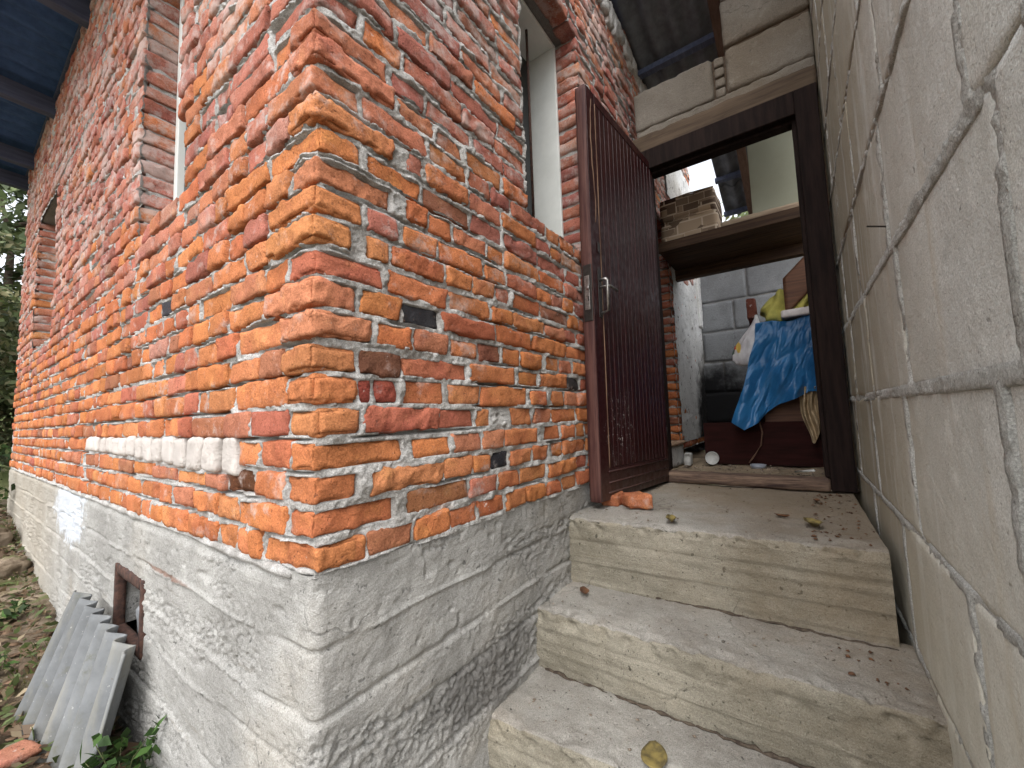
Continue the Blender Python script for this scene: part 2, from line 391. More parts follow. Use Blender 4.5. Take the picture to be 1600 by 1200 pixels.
for ci in range(NC):
    z0 = ci * Z; cn = ci + 1
    cornerR = RJ[cn][1] if cn in RJ else (0.245 if ci % 2 else 0.12) * (0.95 + 0.1 * rng.random())
    cornerL = LC.get(cn) or (0.12 if ci % 2 else 0.245) * (0.95 + 0.1 * rng.random())
    if cn in RJ and cn not in LC: cornerL = 0.235 if cornerR < 0.17 else 0.12
    hb = 0.0655 + 0.004 * (rng.random() - .5)
    wob = rng.random() * 100
    def zoff(t, sgn, wob=wob):
        return float(0.006 * noise(np.array([[t * 1.7 + sgn * 40, wob, 0.5]]), 3)[0])
    # corner brick
    zo = zoff(0, 1) * 0.5
    specs.append(['C', cornerR, cornerL, z0 + 0.003 + zo, z0 + 0.003 + hb + zo, 0.022 * (rng.random() - .45), 0.022 * (rng.random() - .45), pick(z0, 0), rad(rng.normal(0, 0.9)), cn])
    for face, c0, END, OP in (('R', cornerR, R_END, R_OPEN), ('L', cornerL, L_END, L_OPEN)):
        joints = []
        fixed = (RJ.get(cn, [])[2:] if face == 'R' else LJ.get(cn, []))
        for s, e in course_runs(face, ci, c0 + 0.008, END, OP):
            t = s
            if fixed and s < 0.5:
                for a, b in zip(fixed[::2], fixed[1::2]):
                    if b <= e + 0.06:
                        b = min(b, e)
                        joints.append((a, b, s, e)); t = b + 0.01
            while t < e - 0.03:
                l = lens(face)
                if face == 'L' and cn == 4 and 0.38 < t < 2.36: l = 0.075 + 0.04 * rng.random()
                if e - (t + l) < 0.07: l = e - t
                if l > 0.29: l = l / 2
                joints.append((t, min(t + l, e), s, e))
                t += l + (0.004 if face == 'L' else .006) + 0.008 * rng.random() ** 2 + (.021 if (face == 'L' and cn == 4 and t < 2.4) else 0)
        for a, b, s, e in joints:
            dep = 0.10
            if (abs(a - s) < 0.02 and s > 0.5) or (abs(b - e) < 0.02): dep = 0.25
            zo = zoff((a + b) / 2, 1 if face == 'R' else -1)
            h = hb + 0.009 * (rng.random() - .7) + (.0035 if face == 'L' else 0)
            tint = pick(z0, a); proud = 0.016 * (rng.random() - 0.45)
            mid = (a + b) / 2
            if rng.random() < 0.016: tint = (0.26, 0.11, 0.065, 0.2)
            if face == 'L' and cn == 3 and .42 < mid < 2.3: h -= .026 * float(smooth(1.9, .5, np.array([a]))[0])
            if face == 'R':
                if cn in (3,) and 0.64 < mid < 0.75: tint = (0.035, 0.036, 0.042, 0.4)
                if cn == 9 and 0.26 < mid < 0.41: tint = (0.035, 0.035, 0.038, 0.15)
                if cn == 7 and 1.30 < mid < 1.42: tint = (0.04, 0.036, 0.036, 0.2)
                if cn == 7 and 0.12 < mid < 0.26: tint = (*BROWN, 0.1)
                if cn == 6 and 0.12 < mid < 0.25: tint = (0.30, 0.075, 0.05, 0.1); proud = -0.005
                if cn == 6 and 0.25 < mid < 0.43: proud = -0.011
                if cn == 2 and 0.26 < mid < 0.53: tint = (0.30, 0.13, 0.06, 0.15)
                if cn == 9 and 0.41 < mid < 0.69: tint = (0.34, 0.105, 0.055, 0.2)
            else:
                if cn == 2 and 0.97 < mid < 1.09: tint = (0.03, 0.03, 0.034, 0.05)
                if cn == 11 and 1.02 < mid < 1.13: tint = (0.05, 0.048, 0.055, 0.2)
                if cn == 3 and 0.28 < mid < 0.42: tint = (0.13, 0.055, 0.025, 0.1)
                if cn == 4 and 0.385 < mid < 2.36:
                    tint = (0.84, 0.84, 0.84, 9.0); q_ = float(smooth(1.9, .5, np.array([a]))[0]); h = 0.075 + .030 * q_; zo -= .026 * q_; zo += .009 * (rng.random() - .5); h += .010 * (rng.random() - .5); proud = 0.006 + .007 * rng.random()
            specs.append([face, a, b, z0 + 0.003 + zo, z0 + 0.003 + h + zo, dep, proud, tint, rad(rng.normal(0, 0.9 if b - a < .15 else 0.6)), cn])
# reveals: second brick layer behind the far jambs, to a depth of a brick and a half for the doorway
for ci in range(NC):
    z0 = ci * Z
    if z0 < 2.2:
        specs.append(['J', 3.42, 3.67, z0 + 0.003, z0 + 0.068, 0, 0, pick(1.0, 0), 0.0, ci + 1])

def proj(p):
    q = np.asarray(p, float) - CAM; z = q @ Zf
    return 800 + FPX * (q @ Xc) / z, 600 + FPX * (q @ Yd) / z, z

def bounds(s):
    face, a, b, z0, z1, dep, pr = s[:7]
    if face == 'C': return (-pr, a, -s[5], b, z0, z1)
    if face == 'R': return (a, b, -pr, max(dep, .06) - pr, z0, z1)
    if face == 'L': return (-pr, max(dep, .06) - pr, a, b, z0, z1)
    if face == 'J': return (a, b, 0.262, 0.50, z0, z1)

def px_area(s):
    x0, x1, y0, y1, z0, z1 = bounds(s)
    if s[0] == 'L': c = [(x0, y0, z0), (x0, y1, z0), (x0, y1, z1), (x0, y0, z1)]
    else: c = [(x0, y0, z0), (x1, y0, z0), (x1, y0, z1), (x0, y0, z1)]
    P = np.array([proj(p) for p in c])
    if (P[:, 2] < 0.05).any(): return 0
    cx, cy = P[:, 0].mean(), P[:, 1].mean()
    if not (-20 < cx < 1620 and -15 < cy < 1215): return -1
    u = np.clip(P[:, 0], 0, 1600); v = np.clip(P[:, 1], 0, 1200)
    A = 0.5 * abs(sum(u[i] * v[(i + 1) % 4] - u[(i + 1) % 4] * v[i] for i in range(4)))
    if s[0] == 'R' and s[1] > 1.5: A *= 0.05 if s[3] < 2.1 else 0.5      # behind the open door
    return A

# ------------------------------------------------------------------ the house
house = thing('brick_house', 'unfinished red brick house on a grey concrete plinth, its rough mortared corner towards the stairs', 'house')
areas = np.array([px_area(s) for s in specs]); order = np.argsort(-areas)
top300 = set(int(i) for i in order[:300] if areas[i] > 0)
SV, SF, ST, sn = [], [], [], 0
for i, s in enumerate(specs):
    if s[3] > 3.30: continue
    face = s[0]; x0, x1, y0, y1, z0, z1 = bounds(s)
    A = areas[i]
    if A > 2500: res = 0.0058
    elif A > 800: res = 0.0088
    elif A > 120: res = 0.0115
    else: res = 0.02
    white = s[7][3] > 5
    r_ = 0.0035 + 0.004 * rng.random() ** 2; amp = 0.0016 + 0.0018 * rng.random(); chip = 0.005 + 0.012 * rng.random() ** 2
    big = 0.0025 + 0.003 * rng.random(); ridge = 0.0 if rng.random() < .45 else 0.004 + .005 * rng.random()
    she = (rng.normal(0, .10), rng.normal(0, .05)) if face in 'RL' else (0, 0)
    if face == 'C': chip = .022 + .018 * rng.random(); r_ += .003; big = .005
    if white: r_, amp, chip, big, ridge = 0.012, 0.003, 0.004, 0.003, 0
    rot = s[8]; ax = 'x' if face == 'L' else 'y'
    v, f = rough_box(x0, x1, y0, y1, z0, z1, res, r_, amp, chip, i + 1, 30, rot, big, ax, she, ridge)
    tint = np.tile(np.array(s[7], float), (len(v), 1))
    if i in top300:
        mesh('brick', v, f, M_BRICK, house, True, tint)
    else:
        SV.append(v); SF.append(f + sn); ST.append(tint); sn += len(v)
mesh('brick_courses', np.concatenate(SV), np.concatenate(SF), M_BRICK, house, True, np.concatenate(ST), kind='stuff')

# mortar bodies: one height field per facade
def mortar_face(face, END, OP, tgrid, zgrid):
    T_, Zg = np.meshgrid(tgrid, zgrid, indexing='ij')
    t = T_.ravel(); z = Zg.ravel()
    P = np.stack([t, np.full_like(t, 3.3 if face == 'R' else 8.1), z], 1)
    low = fbm(P * 16, 2, 21); hi = fbm(P * 75, 3, 31)
    q = ((z - 0.003 - 0.006 * noise(np.stack([t * 1.7, t * 0 + .5, t * 0], 1), 3)) % Z - 0.065) / 0.012
    bed = (q > -.3) & (q < 1.2)
    gap = smooth(.08 if face == 'R' else -.45, 0.6 if face == 'R' else .2, fbm(np.stack([t * 4.5, t * 0 + 7, np.floor(z / Z + .1) * 3.3], 1), 2, 24))
    h = (-0.0035 if face == 'R' else -.0065) + 0.0105 * low + 0.0060 * hi
    h = np.minimum(h, 0.010 + 0.003 * hi)
    h = h - np.where(bed, gap * smooth(.25, .75, q) * .030, 0)
    inside = np.zeros(T_.shape, bool)
    for s in specs:
        if s[0] == face: a, b = s[1], s[2]
        elif s[0] == 'C': a, b = -1, (s[1] if face == 'R' else s[2])
        else: continue
        i0, i1 = np.searchsorted(tgrid, [a + 0.005, b - 0.005]); j0, j1 = np.searchsorted(zgrid, [s[3] + 0.0045, s[4] - 0.0045])
        inside[i0:i1, j0:j1] = True
        if face == 'L' and s[0] == 'L' and s[7][3] > 5: inside[np.searchsorted(tgrid, a - .024):np.searchsorted(tgrid, b + .024), j0:j1] = True
    h = np.where(inside.ravel(), -0.026, h)
    k = smooth(0.016, 0.05, t); h = h * k - 0.016 * (1 - k)
    if face == 'R': v = np.stack([np.maximum(t, -0.002), -h, z], 1)
    else: v = np.stack([-h, t, z], 1)
    F = grid_faces(len(tgrid), len(zgrid))
    ct = t[F].mean(1); cz = z[F].mean(1); keep = np.ones(len(F), bool)
    for a, b, c, d in OP: keep &= ~((ct > a) & (ct < b) & (cz > c) & (cz < d))
    F = F[keep]
    if face == 'L': F = F[:, ::-1]
    return v, F
def graded(end, a=0.0058, g=0.009, t0=0.004):
    t = [t0]
    while t[-1] < end: t.append(t[-1] + a + g * max(0, t[-1] - 0.6))
    t[-1] = end; return np.array(t)
zg = np.concatenate([np.arange(-0.006, 2.3, 0.0042), np.arange(2.3, 3.30, 0.008)])
v, f = mortar_face('R', R_END, R_OPEN, graded(R_END, t0=.016), zg); mesh('mortar', v, f, M_MORTAR, house, True)
zg2 = np.concatenate([np.arange(-0.006, 1.9, 0.0045), np.arange(1.9, 3.30, 0.009)])
v, f = mortar_face('L', L_END, L_OPEN, graded(L_END, t0=.016), zg2); mesh('mortar', v, f, M_MORTAR, house, True)
# backing behind the reveals (mortar between reveal bricks), recessed
bk = []
for a, b, c, d in R_OPEN:
    bk.append(box(b + 0.012, b + 0.11, 0.03, 0.50, max(c, 0.0), d)); bk.append(box(a - 0.11, a - 0.012, 0.03, 0.30, max(c, 0.0), d))
for a, b, c, d in L_OPEN:
    bk.append(box(0.03, 0.30, b + 0.012, b + 0.11, c, d)); bk.append(box(0.03, 0.30, a - 0.11, a - 0.012, c, d))
for b3 in bk: mesh('reveal_mortar', *b3, M_MORTAR, house)
# window sills of bedding mortar and the wall core
sl_ = []
for a, b, c, d in R_OPEN[:1]: sl_.append(rough_box(a - .02, b + .02, 0.012, 0.30, c - 0.03, c + 0.004, .02, .006, .003, .003, 51))
for a, b, c, d in L_OPEN: sl_.append(rough_box(0.012, 0.30, a - .02, b + .02, c - 0.03, c + 0.004, .02, .006, .003, .003, 53))
v, f = merge([(a, b) for a, b in sl_]); mesh('sill_bedding', v, f, M_MORTAR, house, True)
M_LINT = concrete_mat('cast lintel', (0.25, 0.24, 0.23), (0.16, 0.155, 0.15), pits=.3)
for bx in [(0.85, 1.68, 0.016, 0.33, 2.552, 2.66)]:
    v, f = rough_box(*bx, .03, .006, .002, .004, 77); mesh('lintel', v, f, M_LINT, house, True)
for a, b, c, d in L_OPEN:
    v, f = rough_box(0.016, 0.33, a - .12, b + .12, d + .002, d + .11, .03, .006, .002, .004, 78); mesh('lintel', v, f, M_LINT, house, True)
# white mortar cap on the right facade's top, ragged
M_CAP = mortar_mat('white render', (0.62, 0.61, 0.59), (0.42, 0.41, 0.39))
for k in range(26):
    x = 1.75 + k * 0.06; zt = 3.18 - 0.12 * max(0, x - 2.25) + 0.03 * rng.random()
    hh = 0.05 + 0.10 * rng.random()
    v, f = rough_box(x, x + 0.075 + .03 * rng.random(), -0.012 - .02 * rng.random(), 0.14, zt - hh, zt + 0.05, .014, .022, .006, .012, 300 + k, 30, rad(rng.normal(0, 6)), .006)
    mesh('render_patch', v, f, M_CAP, house, True)

# rooms behind the windows: dark panes in white frames
M_WHITE = plain('white window board', (0.70, 0.72, 0.69), (0.62, 0.64, 0.61), 6, 0.55, 0.3, 0.15)
M_GLASS = plain('dark pane', (0.012, 0.013, 0.015), (0.01, 0.01, 0.012), 5, 0.08, 0.5, 0.0)
M_RUST = plain('rusty steel', (0.085, 0.042, 0.03), (0.025, 0.015, 0.013), 40, 0.85, 0.3, 0.8, .003)
def window_R():
    a, b, c, d = R_OPEN[0]
    v, f = merge([bev(b - 0.022, b - 0.002, 0.135, 0.33, c + .006, d - .006), bev(a + 0.002, a + 0.022, 0.135, 0.33, c + .006, d - .006),
                  bev(a + .022, b - .022, 0.135, 0.33, d - 0.028, d - .006), bev(a + .022, b - .022, 0.15, 0.33, c + .006, c + .022)])
    wf = mesh('window', v, f, M_WHITE, house)
    v, f = box(a + .022, b - .022, 0.318, 0.326, c + .022, d - .028); mesh('pane', v, f, M_GLASS, wf)
    v, f = tube([(1.335, 0.205, c + .022), (1.337, 0.205, d - .03)], 0.0075, 8); mesh('steel_rod', v, f, M_RUST, wf, True)
window_R()
def window_L(i):
    a, b, c, d = L_OPEN[i]
    X0, X1, t = 0.130, 0.20, 0.045
    v, f = merge([bev(X0, X1, b - t, b - .003, c + .006, d - .006), bev(X0, X1, a + .003, a + t, c + .006, d - .006),
                  bev(X0, X1, a + t, b - t, d - t, d - .006), bev(X0, X1, a + t, b - t, c + .006, c + t)])
    wf = mesh('window', v, f, M_WHITE, house)
    v, f = box(X0 + .03, X0 + .036, a + t, b - t, c + t, d - t); mesh('pane', v, f, M_GLASS, wf)
window_L(0); window_L(1)

# concrete plinth: one sheet wrapped round the corner
def plinth_extra(k, c):
    c = k.mix(k.math('MULTIPLY', k.blob((0.0, 2.75, -0.13), (0.4, 0.42, 0.17), 0.5, 0.6, 11), 0.85), c, (0.56, 0.60, 0.66))
    c = k.mix(k.math('MULTIPLY', k.blob((0.0, 0.95, -0.16), (0.3, 0.22, 0.006), 1.0, 0.3, 9), 0.7), c, (0.16, 0.07, 0.04))
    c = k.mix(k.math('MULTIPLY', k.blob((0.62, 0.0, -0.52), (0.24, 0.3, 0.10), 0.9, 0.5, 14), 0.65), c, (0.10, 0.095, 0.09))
    y = k.sep()[1]
    return k.mix(k.ramp(y, 2.4, 4.0, 0, 0.45), c, (0.36, 0.30, 0.215))
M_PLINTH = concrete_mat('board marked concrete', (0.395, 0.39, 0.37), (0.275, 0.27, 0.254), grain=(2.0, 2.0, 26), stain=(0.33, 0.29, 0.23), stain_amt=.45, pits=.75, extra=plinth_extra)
sgr = np.concatenate([-graded(6.05, 0.0055, 0.010)[::-1], graded(2.45, 0.0055, 0.007)])
zgp = np.concatenate([np.linspace(-1.25, -.86, 30), np.linspace(-.855, 0.0, 165)])
Sg, Zp = np.meshgrid(sgr, zgp, indexing='ij'); s_ = Sg.ravel(); z_ = Zp.ravel()
cr = 0.03
left = s_ < 0
t_ = np.abs(s_)
ang = np.clip(s_ / cr, -1, 1) * math.pi / 4          # normal turns through the corner
nx, ny = -np.cos(ang + math.pi / 4), -np.sin(ang + math.pi / 4)
IN = 0.008
bx = np.where(left, IN, IN + t_); by = np.where(left, IN + t_, IN)
near = t_ < cr
cxx = IN + cr + nx * cr; cyy = IN + cr + ny * cr
bx = np.where(near, cxx, bx); by = np.where(near, cyy, by)
P = np.stack([s_, np.full_like(s_, 0.7), z_], 1)
d_ = 0.004 * fbm(P * 7, 3, 61) + 0.0022 * fbm(P * 38, 3, 66)
for i, zb in enumerate((-0.165, -0.315, -0.43, -0.60, -0.80)):      # board joints: fins and offsets
    zz = zb + 0.006 * noise(np.stack([s_ * 3, z_ * 0, z_ * 0 + i], 1), 70)
    on = smooth(-0.3, 0.3, noise(np.stack([s_ * 2.5, z_ * 0 + 4, z_ * 0 + i], 1), 73))
    d_ += (0.008 * np.exp(-((z_ - zz) / 0.006) ** 2)) * on - 0.010 * np.exp(-((z_ - zz) / 0.007) ** 2) * (1 - on)
    d_ += 0.005 * ((i % 2) * 2 - 1) * smooth(0.01, -0.01, z_ - zz) * 0.5
pk = smooth(0.15, 0.55, fbm(np.stack([s_ * 2.4, z_ * 0 + 2, z_ * 6.5], 1), 2, 81) + 0.55 * np.exp(-((t_) / 0.14) ** 2) * smooth(-.05, -.15, z_) + 0.75 * np.exp(-((s_ - .6) / .3) ** 2 - ((z_ + .52) / .10) ** 2))
P2 = np.stack([s_ * 84 + z_ * 22, s_ * 0 + 3, z_ * 105], 1)
pock = np.clip(noise(P2, 83) - .05, 0, 1) * 1.5 + np.clip(noise(P2 * 1.9, 87) - .1, 0, 1) * 1.1
d_ -= pk * pock * 0.009
d_ -= .010 * np.clip(noise(P * 30, 89) - .62, 0, 1) / .38
lip = smooth(-0.045, -0.02, z_)
d_ += 0.010 * smooth(-0.02, -0.045, z_) * left * smooth(0.05, 0.3, t_)
v = np.stack([bx + nx * 0, by, z_], 1); v[:, 0] += nx * d_; v[:, 1] += ny * d_
F = grid_faces(len(sgr), len(zgp))
cs = s_[F].mean(1); cz = z_[F].mean(1)
VENT = (1.20, 1.59, -0.50, -0.245)
F = F[~((cs < -VENT[0]) & (cs > -VENT[1]) & (cz > VENT[2]) & (cz < VENT[3]))]
pl = mesh('plinth', v, F[:, ::-1] if False else F, M_PLINTH, house, True)
v, f = merge([([(0.0, 0.0, -0.004), (2.45, 0.0, -0.004), (2.45, 0.3, -0.004), (0.3, 0.3, -0.004), (0.3, 6.05, -0.004), (0, 6.05, -0.004)], [(0, 1, 2, 3), (0, 3, 4, 5)])])
v = v + np.array([0.012, 0.012, 0]); mesh('plinth_top', v, f, M_MORTAR, pl)
# bedding mortar squeezed out under the first course on the left side
v, f = rough_box(-0.004, 0.05, 0.10, 6.0, -0.02, 0.006, 0.02, .008, .006, .006, 99, 30); mesh('bedding_mortar', v, f, M_MORTAR, house, True)
# basement vent
vt = mesh('vent_recess', *merge([box(0.02, 0.16, VENT[0] - .01, VENT[0], VENT[2], VENT[3]), box(0.02, 0.16, VENT[1], VENT[1] + .01, VENT[2], VENT[3]),
          box(0.02, 0.16, VENT[0], VENT[1], VENT[3], VENT[3] + .01), box(0.16, 0.17, VENT[0], VENT[1], VENT[2], VENT[3] + .01)]), M_PLINTH, house)
y0, y1, z0, z1 = VENT[0] - .01, VENT[1] + .01, VENT[2] - .02, VENT[3] + .012
fr = []
for bxs in ((-.007, .03, y0, y0 + .030, z0, z1), (-.007, .03, y1 - .030, y1, z0, z1), (-.006, .03, y0 + .030, y1 - .030, z1 - .042, z1), (-.006, .03, y0 + .030, y1 - .030, z0, z0 + .03)):
    fr.append(rough_box(*bxs, .012, .002, .0008, .002, 44, 40))
v, f = merge([(a, b) for a, b in fr]); vf = mesh('vent_frame', v, f, M_RUST, house, True)
M_ZINC = plain('weathered sheet', (0.30, 0.31, 0.32), (0.16, 0.165, 0.17), 18, 0.7, 0.3, 0.5, .004)
yy = np.linspace(y0 + .05, y1 - .10, 16); zz = np.linspace(z0, z1 - .09, 16)
Yg, Zg_ = np.meshgrid(yy, zz, indexing='ij'); P = np.stack([Yg.ravel() * 9, Zg_.ravel() * 9, Yg.ravel() * 0], 1)
topz = z1 - .09 - 0.12 * ((Yg - yy[0]) / (yy[-1] - yy[0])) ** 1.5
Zs = z0 + (Zg_ - z0) * (topz - z0) / (z1 - .09 - z0)
v = np.stack([0.055 + 0.02 * noise(P, 5), Yg.ravel(), Zs.ravel()], 1); mesh('vent_sheet', v, grid_faces(16, 16), M_ZINC, vf, True)

# rest of the house shell: rear walls and roof slope, mostly out of sight
M_RWALL = plain('rough brick wall far side', (0.34, 0.13, 0.07), (0.20, 0.08, 0.05), 14, .95, .1, .8, .006)
mesh('rear_wall', *box(4.74, 4.90, .10, 6.05, -1.2, 3.30), M_RWALL, house)
mesh('end_wall', *box(0.12, 4.735, 5.93, 6.04, -1.2, 3.28), M_RWALL, house)
mesh('room_floor', *box(0.30, 4.72, 0.31, 5.92, -.09, -.02), M_LINT, house)
mesh('partition', *box(2.35, 4.72, 1.55, 1.67, -.02, 3.30), M_RWALL, house)
# eave of the house on the left
M_RAFT = plain('rafter wood with lens haze', (0.095, 0.115, 0.18), (0.06, 0.072, 0.12), 1, 0.8, 0.2, 0.5, .003, grain=(3, 40, 40))  # blue lens haze put into the wood colour, roof battens included
M_SOFF = plain('roofing underside with lens haze', (0.055, 0.115, 0.27), (0.036, 0.078, 0.19), 12, 0.8, 0.2, 0.3)  # roofing colour carries the blue veil of lens flare
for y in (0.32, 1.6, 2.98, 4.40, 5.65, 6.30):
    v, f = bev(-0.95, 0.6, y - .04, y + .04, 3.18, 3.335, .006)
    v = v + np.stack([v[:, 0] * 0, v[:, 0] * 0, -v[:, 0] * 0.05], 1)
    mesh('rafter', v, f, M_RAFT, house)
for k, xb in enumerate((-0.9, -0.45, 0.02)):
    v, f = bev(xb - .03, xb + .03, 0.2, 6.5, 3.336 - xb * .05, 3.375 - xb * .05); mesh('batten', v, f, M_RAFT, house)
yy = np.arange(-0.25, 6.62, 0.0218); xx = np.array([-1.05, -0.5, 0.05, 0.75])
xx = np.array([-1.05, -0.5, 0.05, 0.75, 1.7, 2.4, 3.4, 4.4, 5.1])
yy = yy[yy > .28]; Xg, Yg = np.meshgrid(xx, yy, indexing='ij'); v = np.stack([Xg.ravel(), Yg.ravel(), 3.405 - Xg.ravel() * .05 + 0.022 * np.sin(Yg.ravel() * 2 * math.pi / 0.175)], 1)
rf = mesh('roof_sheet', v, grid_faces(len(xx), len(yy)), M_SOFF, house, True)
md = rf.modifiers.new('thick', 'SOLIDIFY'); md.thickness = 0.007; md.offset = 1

# ------------------------------------------------------------------ grey block wall on the right
def wall_extra(k, c):
    x, y, z = k.sep()
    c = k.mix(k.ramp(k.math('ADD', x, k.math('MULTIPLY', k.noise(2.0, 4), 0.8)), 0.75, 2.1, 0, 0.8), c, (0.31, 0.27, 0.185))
    g = k.noise(1.0, 5, 0.6, k.map((9, 9, 0.9)))
    c = k.mix(k.ramp(g, 0.55, 0.72, 0, 0.5), c, (0.42, 0.36, 0.27))
    g2 = k.noise(1.0, 5, 0.6, k.map((14, 14, 1.2), (3, 1, 7)))
    c = k.mix(k.ramp(g2, 0.52, 0.70, 0, 0.45), c, (0.64, 0.66, 0.63))
    c = k.mix(k.ramp(k.noise(1.0, 5, 0.7, k.map((60, 60, 9), (1, 2, 3))), 0.70, 0.78, 0, 0.7), c, (0.11, 0.10, 0.09))
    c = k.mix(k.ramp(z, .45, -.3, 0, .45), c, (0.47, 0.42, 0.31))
    return c
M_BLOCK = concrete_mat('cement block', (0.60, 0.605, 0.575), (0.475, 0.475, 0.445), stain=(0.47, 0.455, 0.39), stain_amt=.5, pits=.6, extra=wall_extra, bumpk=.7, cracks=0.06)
M_BJOINT = mortar_mat('block mortar', (0.62, 0.62, 0.585), (0.47, 0.465, 0.43))
bw = thing('block_wall', 'tall pale grey cement block wall with cracked joints, right of the concrete steps', 'wall')
YW = -1.13
def cgroup(xs, end): return [(a, b) for a, b in zip(xs[:-1], xs[1:])]
BC = [(-1.15, -0.77, [-.15, .20, .84, 1.42, 2.02, 5.05]), (-0.77, -0.39, [-.15, .36, 1.02, 1.66, 2.22, 5.05]), (-0.39, -0.01, [-.15, .62, 1.22, 1.82, 5.05]), (-0.01, 0.375, [-.15, 0.355, 1.0, 1.62, 2.2, 5.05]),
      (0.375, 0.755, [-.15, 0.27, 0.92, 1.52, 2.05, 5.05]), (0.755, 1.13, [-.15, 0.34, 0.98, 1.60, 2.16, 5.05]), (1.13, 1.51, [-.15, .25, 0.86, 1.46, 2.06, 5.05]),
      (1.51, 1.89, [-.15, .40, 1.05, 1.66, 2.22, 5.05]), (1.89, 2.27, [-.15, .66, 1.30, 1.90, 5.05]), (2.27, 2.65, [-.15, .36, .96, 1.56, 2.14, 5.05]), (2.65, 3.03, [-.15, .64, 1.26, 1.86, 5.05]), (3.03, 3.40, [-.15, .36, .98, 1.58, 2.18, 5.05])]
i = 0
BC = [(z0, z1, xs if z1 < 1.52 else [x for x in xs if x < 2.45] + [2.56]) for z0, z1, xs in BC]
for z0, z1, xs in BC:
    for a, b in cgroup(xs, 0):
        i += 1
        pr = 0.006 * (rng.random() - .5)
        g = 0.004
        rot = rad(rng.normal(0, 0.5))
        v, f = rough_box(a + g * .6, b - g * .6, YW - 0.20, YW + pr, z0 + g * .7, z1 - g * .7, 0.016 if z1 > -.8 else .05, 0.003, 0.0014, 0.005, 500 + i, 22, rot, .0012)
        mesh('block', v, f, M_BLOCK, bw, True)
xg = np.concatenate([np.arange(-0.16, 2.4, 0.009), np.linspace(2.42, 5.05, 30)]); zg = np.arange(-1.15, 3.40, 0.010)
Xg, Zg_ = np.meshgrid(xg, zg, indexing='ij'); P = np.stack([Xg.ravel(), np.full(Xg.size, .4), Zg_.ravel()], 1)
h = 0.0022 + 0.0065 * fbm(P * 6, 3, 91) + 0.004 * fbm(P * 60, 2, 94)
ins = np.zeros(Xg.shape, bool)
for z0, z1, xs in BC:
    for a, b in cgroup(xs, 0):
        q0, q1 = np.searchsorted(xg, [a + .018, b - .018]); r0, r1 = np.searchsorted(zg, [z0 + .018, z1 - .018]); ins[q0:q1, r0:r1] = True
h = np.where(ins.ravel(), -.03, np.clip(h, -.007, 0.005))
v = np.stack([Xg.ravel(), YW + h, Zg_.ravel()], 1); F = grid_faces(len(xg), len(zg)); F = F[~((v[F, 0].mean(1) > 2.55) & (v[F, 2].mean(1) > 1.50))]; mesh('mortar', v, F, M_BJOINT, bw, True)
M_NAIL = plain('nail steel', (0.06, 0.055, 0.05), (0.03, 0.025, 0.02), 60, 0.5, 0.5, .2, metal=.6)
v, f = tube([(0.975, YW - .02, 0.815), (0.955, YW + .045, 0.828)], 0.0024, 6); mesh('nail', v, f, M_NAIL, bw)
# plaster skirt where the wall meets the steps
def step_extra(k, c):
    x, y, z = k.sep()
    d = k.math('ADD', k.math('ADD', k.math('MULTIPLY', x, .55), k.math('MULTIPLY', y, -.55)), k.math('MULTIPLY', k.noise(5, 6, .7), .9))
    c = k.mix(k.ramp(d, 1.25, 2.0, 0, .75), c, (0.20, 0.15, 0.095))
    c = k.mix(k.ramp(k.noise(7, 6, .75), .58, .72, 0, .5), c, (0.20, 0.175, 0.14))
    return c
M_STEP = concrete_mat('step concrete', (0.335, 0.31, 0.25), (0.21, 0.19, 0.146), grain=(22, 1.2, 50), stain=(0.33, 0.275, 0.18), stain_amt=.6, pits=.85, extra=step_extra)
M_TREAD = concrete_mat('step tread concrete', (0.37, 0.358, 0.325), (0.238, 0.222, 0.196), stain=(0.33, 0.265, 0.20), stain_amt=.6, pits=1.0, extra=step_extra, bscale=1.3)

